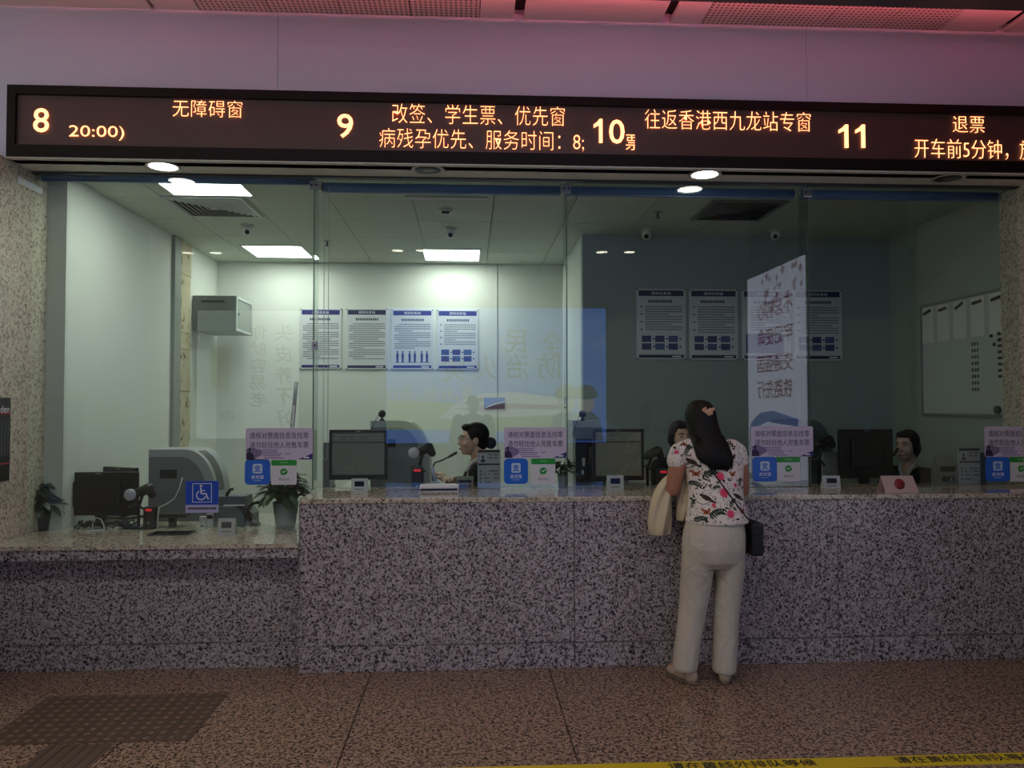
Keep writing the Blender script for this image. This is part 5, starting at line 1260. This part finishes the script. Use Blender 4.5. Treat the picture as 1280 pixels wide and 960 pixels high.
# --- clerks
UNI = fabric('navy_uniform', (20, 21, 28), .25, 14)
def clerk(px, py, Y, face_deg, lean, label, hands, bun, glasses, cap=None, ears=False):
    """seated clerk; head centre at (px, py); face_deg: 0 faces the hall, -90 faces left"""
    hcw = aty(px, py, Y); zf = .2
    r = thing('person', label, 'person', (hcw.x, Y, zf))
    c = hcw-Vector(r.location); M = Matrix.Rotation(radians(face_deg), 3, 'Z')
    fw = M @ Vector((0, -1, 0)); rt = M @ Vector((1, 0, 0)); up = Vector((0, 0, 1))
    nb = c-fw*.045-up*.155; ch = nb-fw*.02-up*.14; pel = ch-fw*.06-up*.36
    b_ = MB(); head(b_, c, M); b_.cap(c-fw*.025-up*.07, .050, nb, .055)
    b_.cap(nb-up*.03, .07, ch, .115); b_.cap(ch, .115, pel, .12)
    j = MB(); j.cap(nb-up*.055, .066, ch, .128); j.cap(ch+rt*.05, .115, pel+rt*.04, .125); j.cap(ch-rt*.05, .115, pel-rt*.04, .125)
    for s_, hp in ((-1, hands[0]), (1, hands[1])):
        sh_ = nb-up*.075+rt*s_*.155-fw*.005; hw = Vector(hp)-Vector(r.location)
        d_ = hw-sh_; el = sh_+d_*.5+Vector((0, 0, -.13))+rt*s_*.05
        b_.cap(nb-up*.05, .055, sh_, .055); chain(b_, [(sh_, .052), (el, .042), (hw, .027)])
        hd = (hw-el).normalized(); hand(b_, hw, hd, up, -s_, .6)
        j.cap(nb-up*.06, .06, sh_, .066); chain(j, [(sh_, .066), (el, .056), (el.lerp(hw, .86), .042)])
        hip = pel+rt*s_*.085; kn = hip+fw*.40+up*.0; ft = kn-up*(kn.z-.06)-fw*.04
        chain(b_, [(hip, .085), (kn, .06), (ft, .042), (ft+fw*.13-up*.02, .035)])
        chain(j, [(hip, .095), (kn, .07), (ft+up*.03, .055)])
    blob(b_, 'body', SKIND, r, .0065, 3); blob(j, 'uniform', UNI, r, .008, 3); face(c, M, r, glasses)
    co = MB(); co.tube([nb+(M @ Vector(q)) for q in ((-.02, -.085, -.085), (-.048, -.062, -.015), (-.056, -.01, .022), (0, .055, .03), (.056, -.01, .022), (.048, -.062, -.015), (.02, -.085, -.085))], .011, 8); co.build('shirt_collar', mat('white_collar', (206, 208, 212), .7), r)
    hr = MB(); hr.ell(c+M @ Vector((0, .027, .038)), (.0805, .098, .089), 24, 16, M); hr.ell(c+M @ Vector((0, .062, -.01)), (.070, .058, .075), M=M)
    hr.ell(c+M @ Vector((0, -.035, .088)), (.058, .05, .028), M=M)
    if ears:
        for s_ in (-1, 1): hr.ell(c+M @ Vector((s_*.068, .030, -.010)), (.022, .044, .056), M=M)
        hr.ell(c+M @ Vector((0, .060, -.03)), (.074, .060, .078), M=M)
    blob(hr, 'hair', HAIRM, r, .007, 3)
    if bun: q = MB(); q.ell(c+M @ Vector((0, .135, -.03)), (.045, .042, .045), M=M); blob(q, 'hair_bun', bun, r, .007, 2)
    # stool
    st = thing('office_stool', 'black office stool under the %s' % cap, 'stool', (r.location.x+pel.x, r.location.y+pel.y, zf), 0, 'office stools')
    zs = pel.z-.125
    MB().lathe([(.001, zs-.06), (.18, zs-.06), (.2, zs-.04), (.19, zs-.005), (.001, zs)], n=28).build('seat', BLACK, st)
    MB().cyl((0, 0, .06), (0, 0, zs-.06), .025).build('column', STEEL, st)
    for k in range(5): a = 2*pi*k/5; MB().cap((0, 0, .07), .02, (.24*cos(a), .24*sin(a), .03), .014).build('leg', BLACK, st)
    return r
h0 = aty(553, 597, 5.42)
clerk(591, 549, 5.66, -80, 0, 'person in dark uniform and glasses in profile at window 9, hair in a bun', (aty(566, 601, 5.36), aty(560, 600, 5.62)), mat('navy_hair_net', (28, 30, 58), .7), True, cap='clerk at window 9')
p = aty(850, 545, 5.66)
clerk(851, 546, 5.78, 8, 0, 'person in dark uniform behind window 10, mostly hidden by the customer', (p+Vector((-.1, -.14, -.33)), p+Vector((.12, -.14, -.33))), None, False, cap='clerk at window 10', ears=True)
p = aty(1133, 556, 5.70)
clerk(1133, 557, 5.80, -58, 0, 'person in dark uniform with white collar beside the monitor at window 11', (p+Vector((-.28, -.12, -.34)), p+Vector((-.02, -.18, -.34))), mat('navy_hair_net', (28, 30, 58), .7), False, cap='clerk at window 11', ears=True)

# --- the photographer, seen as a faint silhouette in the glass
pp_ = aty(591, 511, 2*YG+.34)
r = thing('person', 'person in dark clothes facing the windows, seen as a faint silhouette in the glass', 'person', (pp_.x, -.34, 0))
c = Vector((0, 0, 1.61)); M = Matrix.Rotation(pi, 3, 'Z')
b_ = MB(); head(b_, c, M); b_.cap(c+Vector((0, -.02, -.07)), .055, c+Vector((0, -.03, -.16)), .06)
b_.cap((0, -.03, 1.36), .11, (0, -.03, 1.0), .12)
j = MB(); j.rings([(Vector((0, -.03, z)), rx, ry) for z, rx, ry in ((.86, .19, .13), (1.0, .18, .125), (1.2, .20, .13), (1.36, .225, .125), (1.42, .19, .10), (1.47, .09, .08))])
t_ = MB(); t_.rings([(Vector((0, -.03, z)), rx, ry) for z, rx, ry in ((.78, .18, .13), (.9, .185, .135), (.97, .17, .12))])
for s_ in (-1, 1):
    sh_ = Vector((s_*.20, -.03, 1.40)); el = Vector((s_*.27, -.02, 1.12)); hw = Vector((s_*.17, .10, 1.0))
    chain(b_, [(sh_, .05), (el, .042), (hw, .028)]); hand(b_, hw, (-s_*.4, .6, -.3), (0, 0, 1), s_, .6); chain(j, [(sh_, .075), (el, .06), (el.lerp(hw, .9), .048)])
    chain(b_, [((s_*.09, -.03, .85), .08), ((s_*.1, -.03, .46), .055), ((s_*.1, -.04, .07), .04), ((s_*.11, .10, .04), .034)])
    chain(t_, [((s_*.09, -.03, .80), .095), ((s_*.1, -.03, .46), .08), ((s_*.1, -.04, .10), .07)])
    q = MB(); q.ell((s_*.105, .03, .05), (.05, .14, .05)); q.box(s_*.105-.04, s_*.105+.04, -.09, .15, .001, .03, .01); blob(q, 'shoe', BLACK, r, .008, 2)
blob(b_, 'body', SKIN, r, .0065, 3); blob(j, 'jacket', mat('dark_jacket', (44, 42, 46), .8), r, .008, 3); blob(t_, 'trousers', mat('dark_trousers', (36, 38, 48), .8), r, .008, 3); face(c, M, r)
h_ = MB(); h_.ell(c+Vector((0, -.022, .04)), (.082, .098, .086)); blob(h_, 'hair', HAIRM, r, .007, 3)
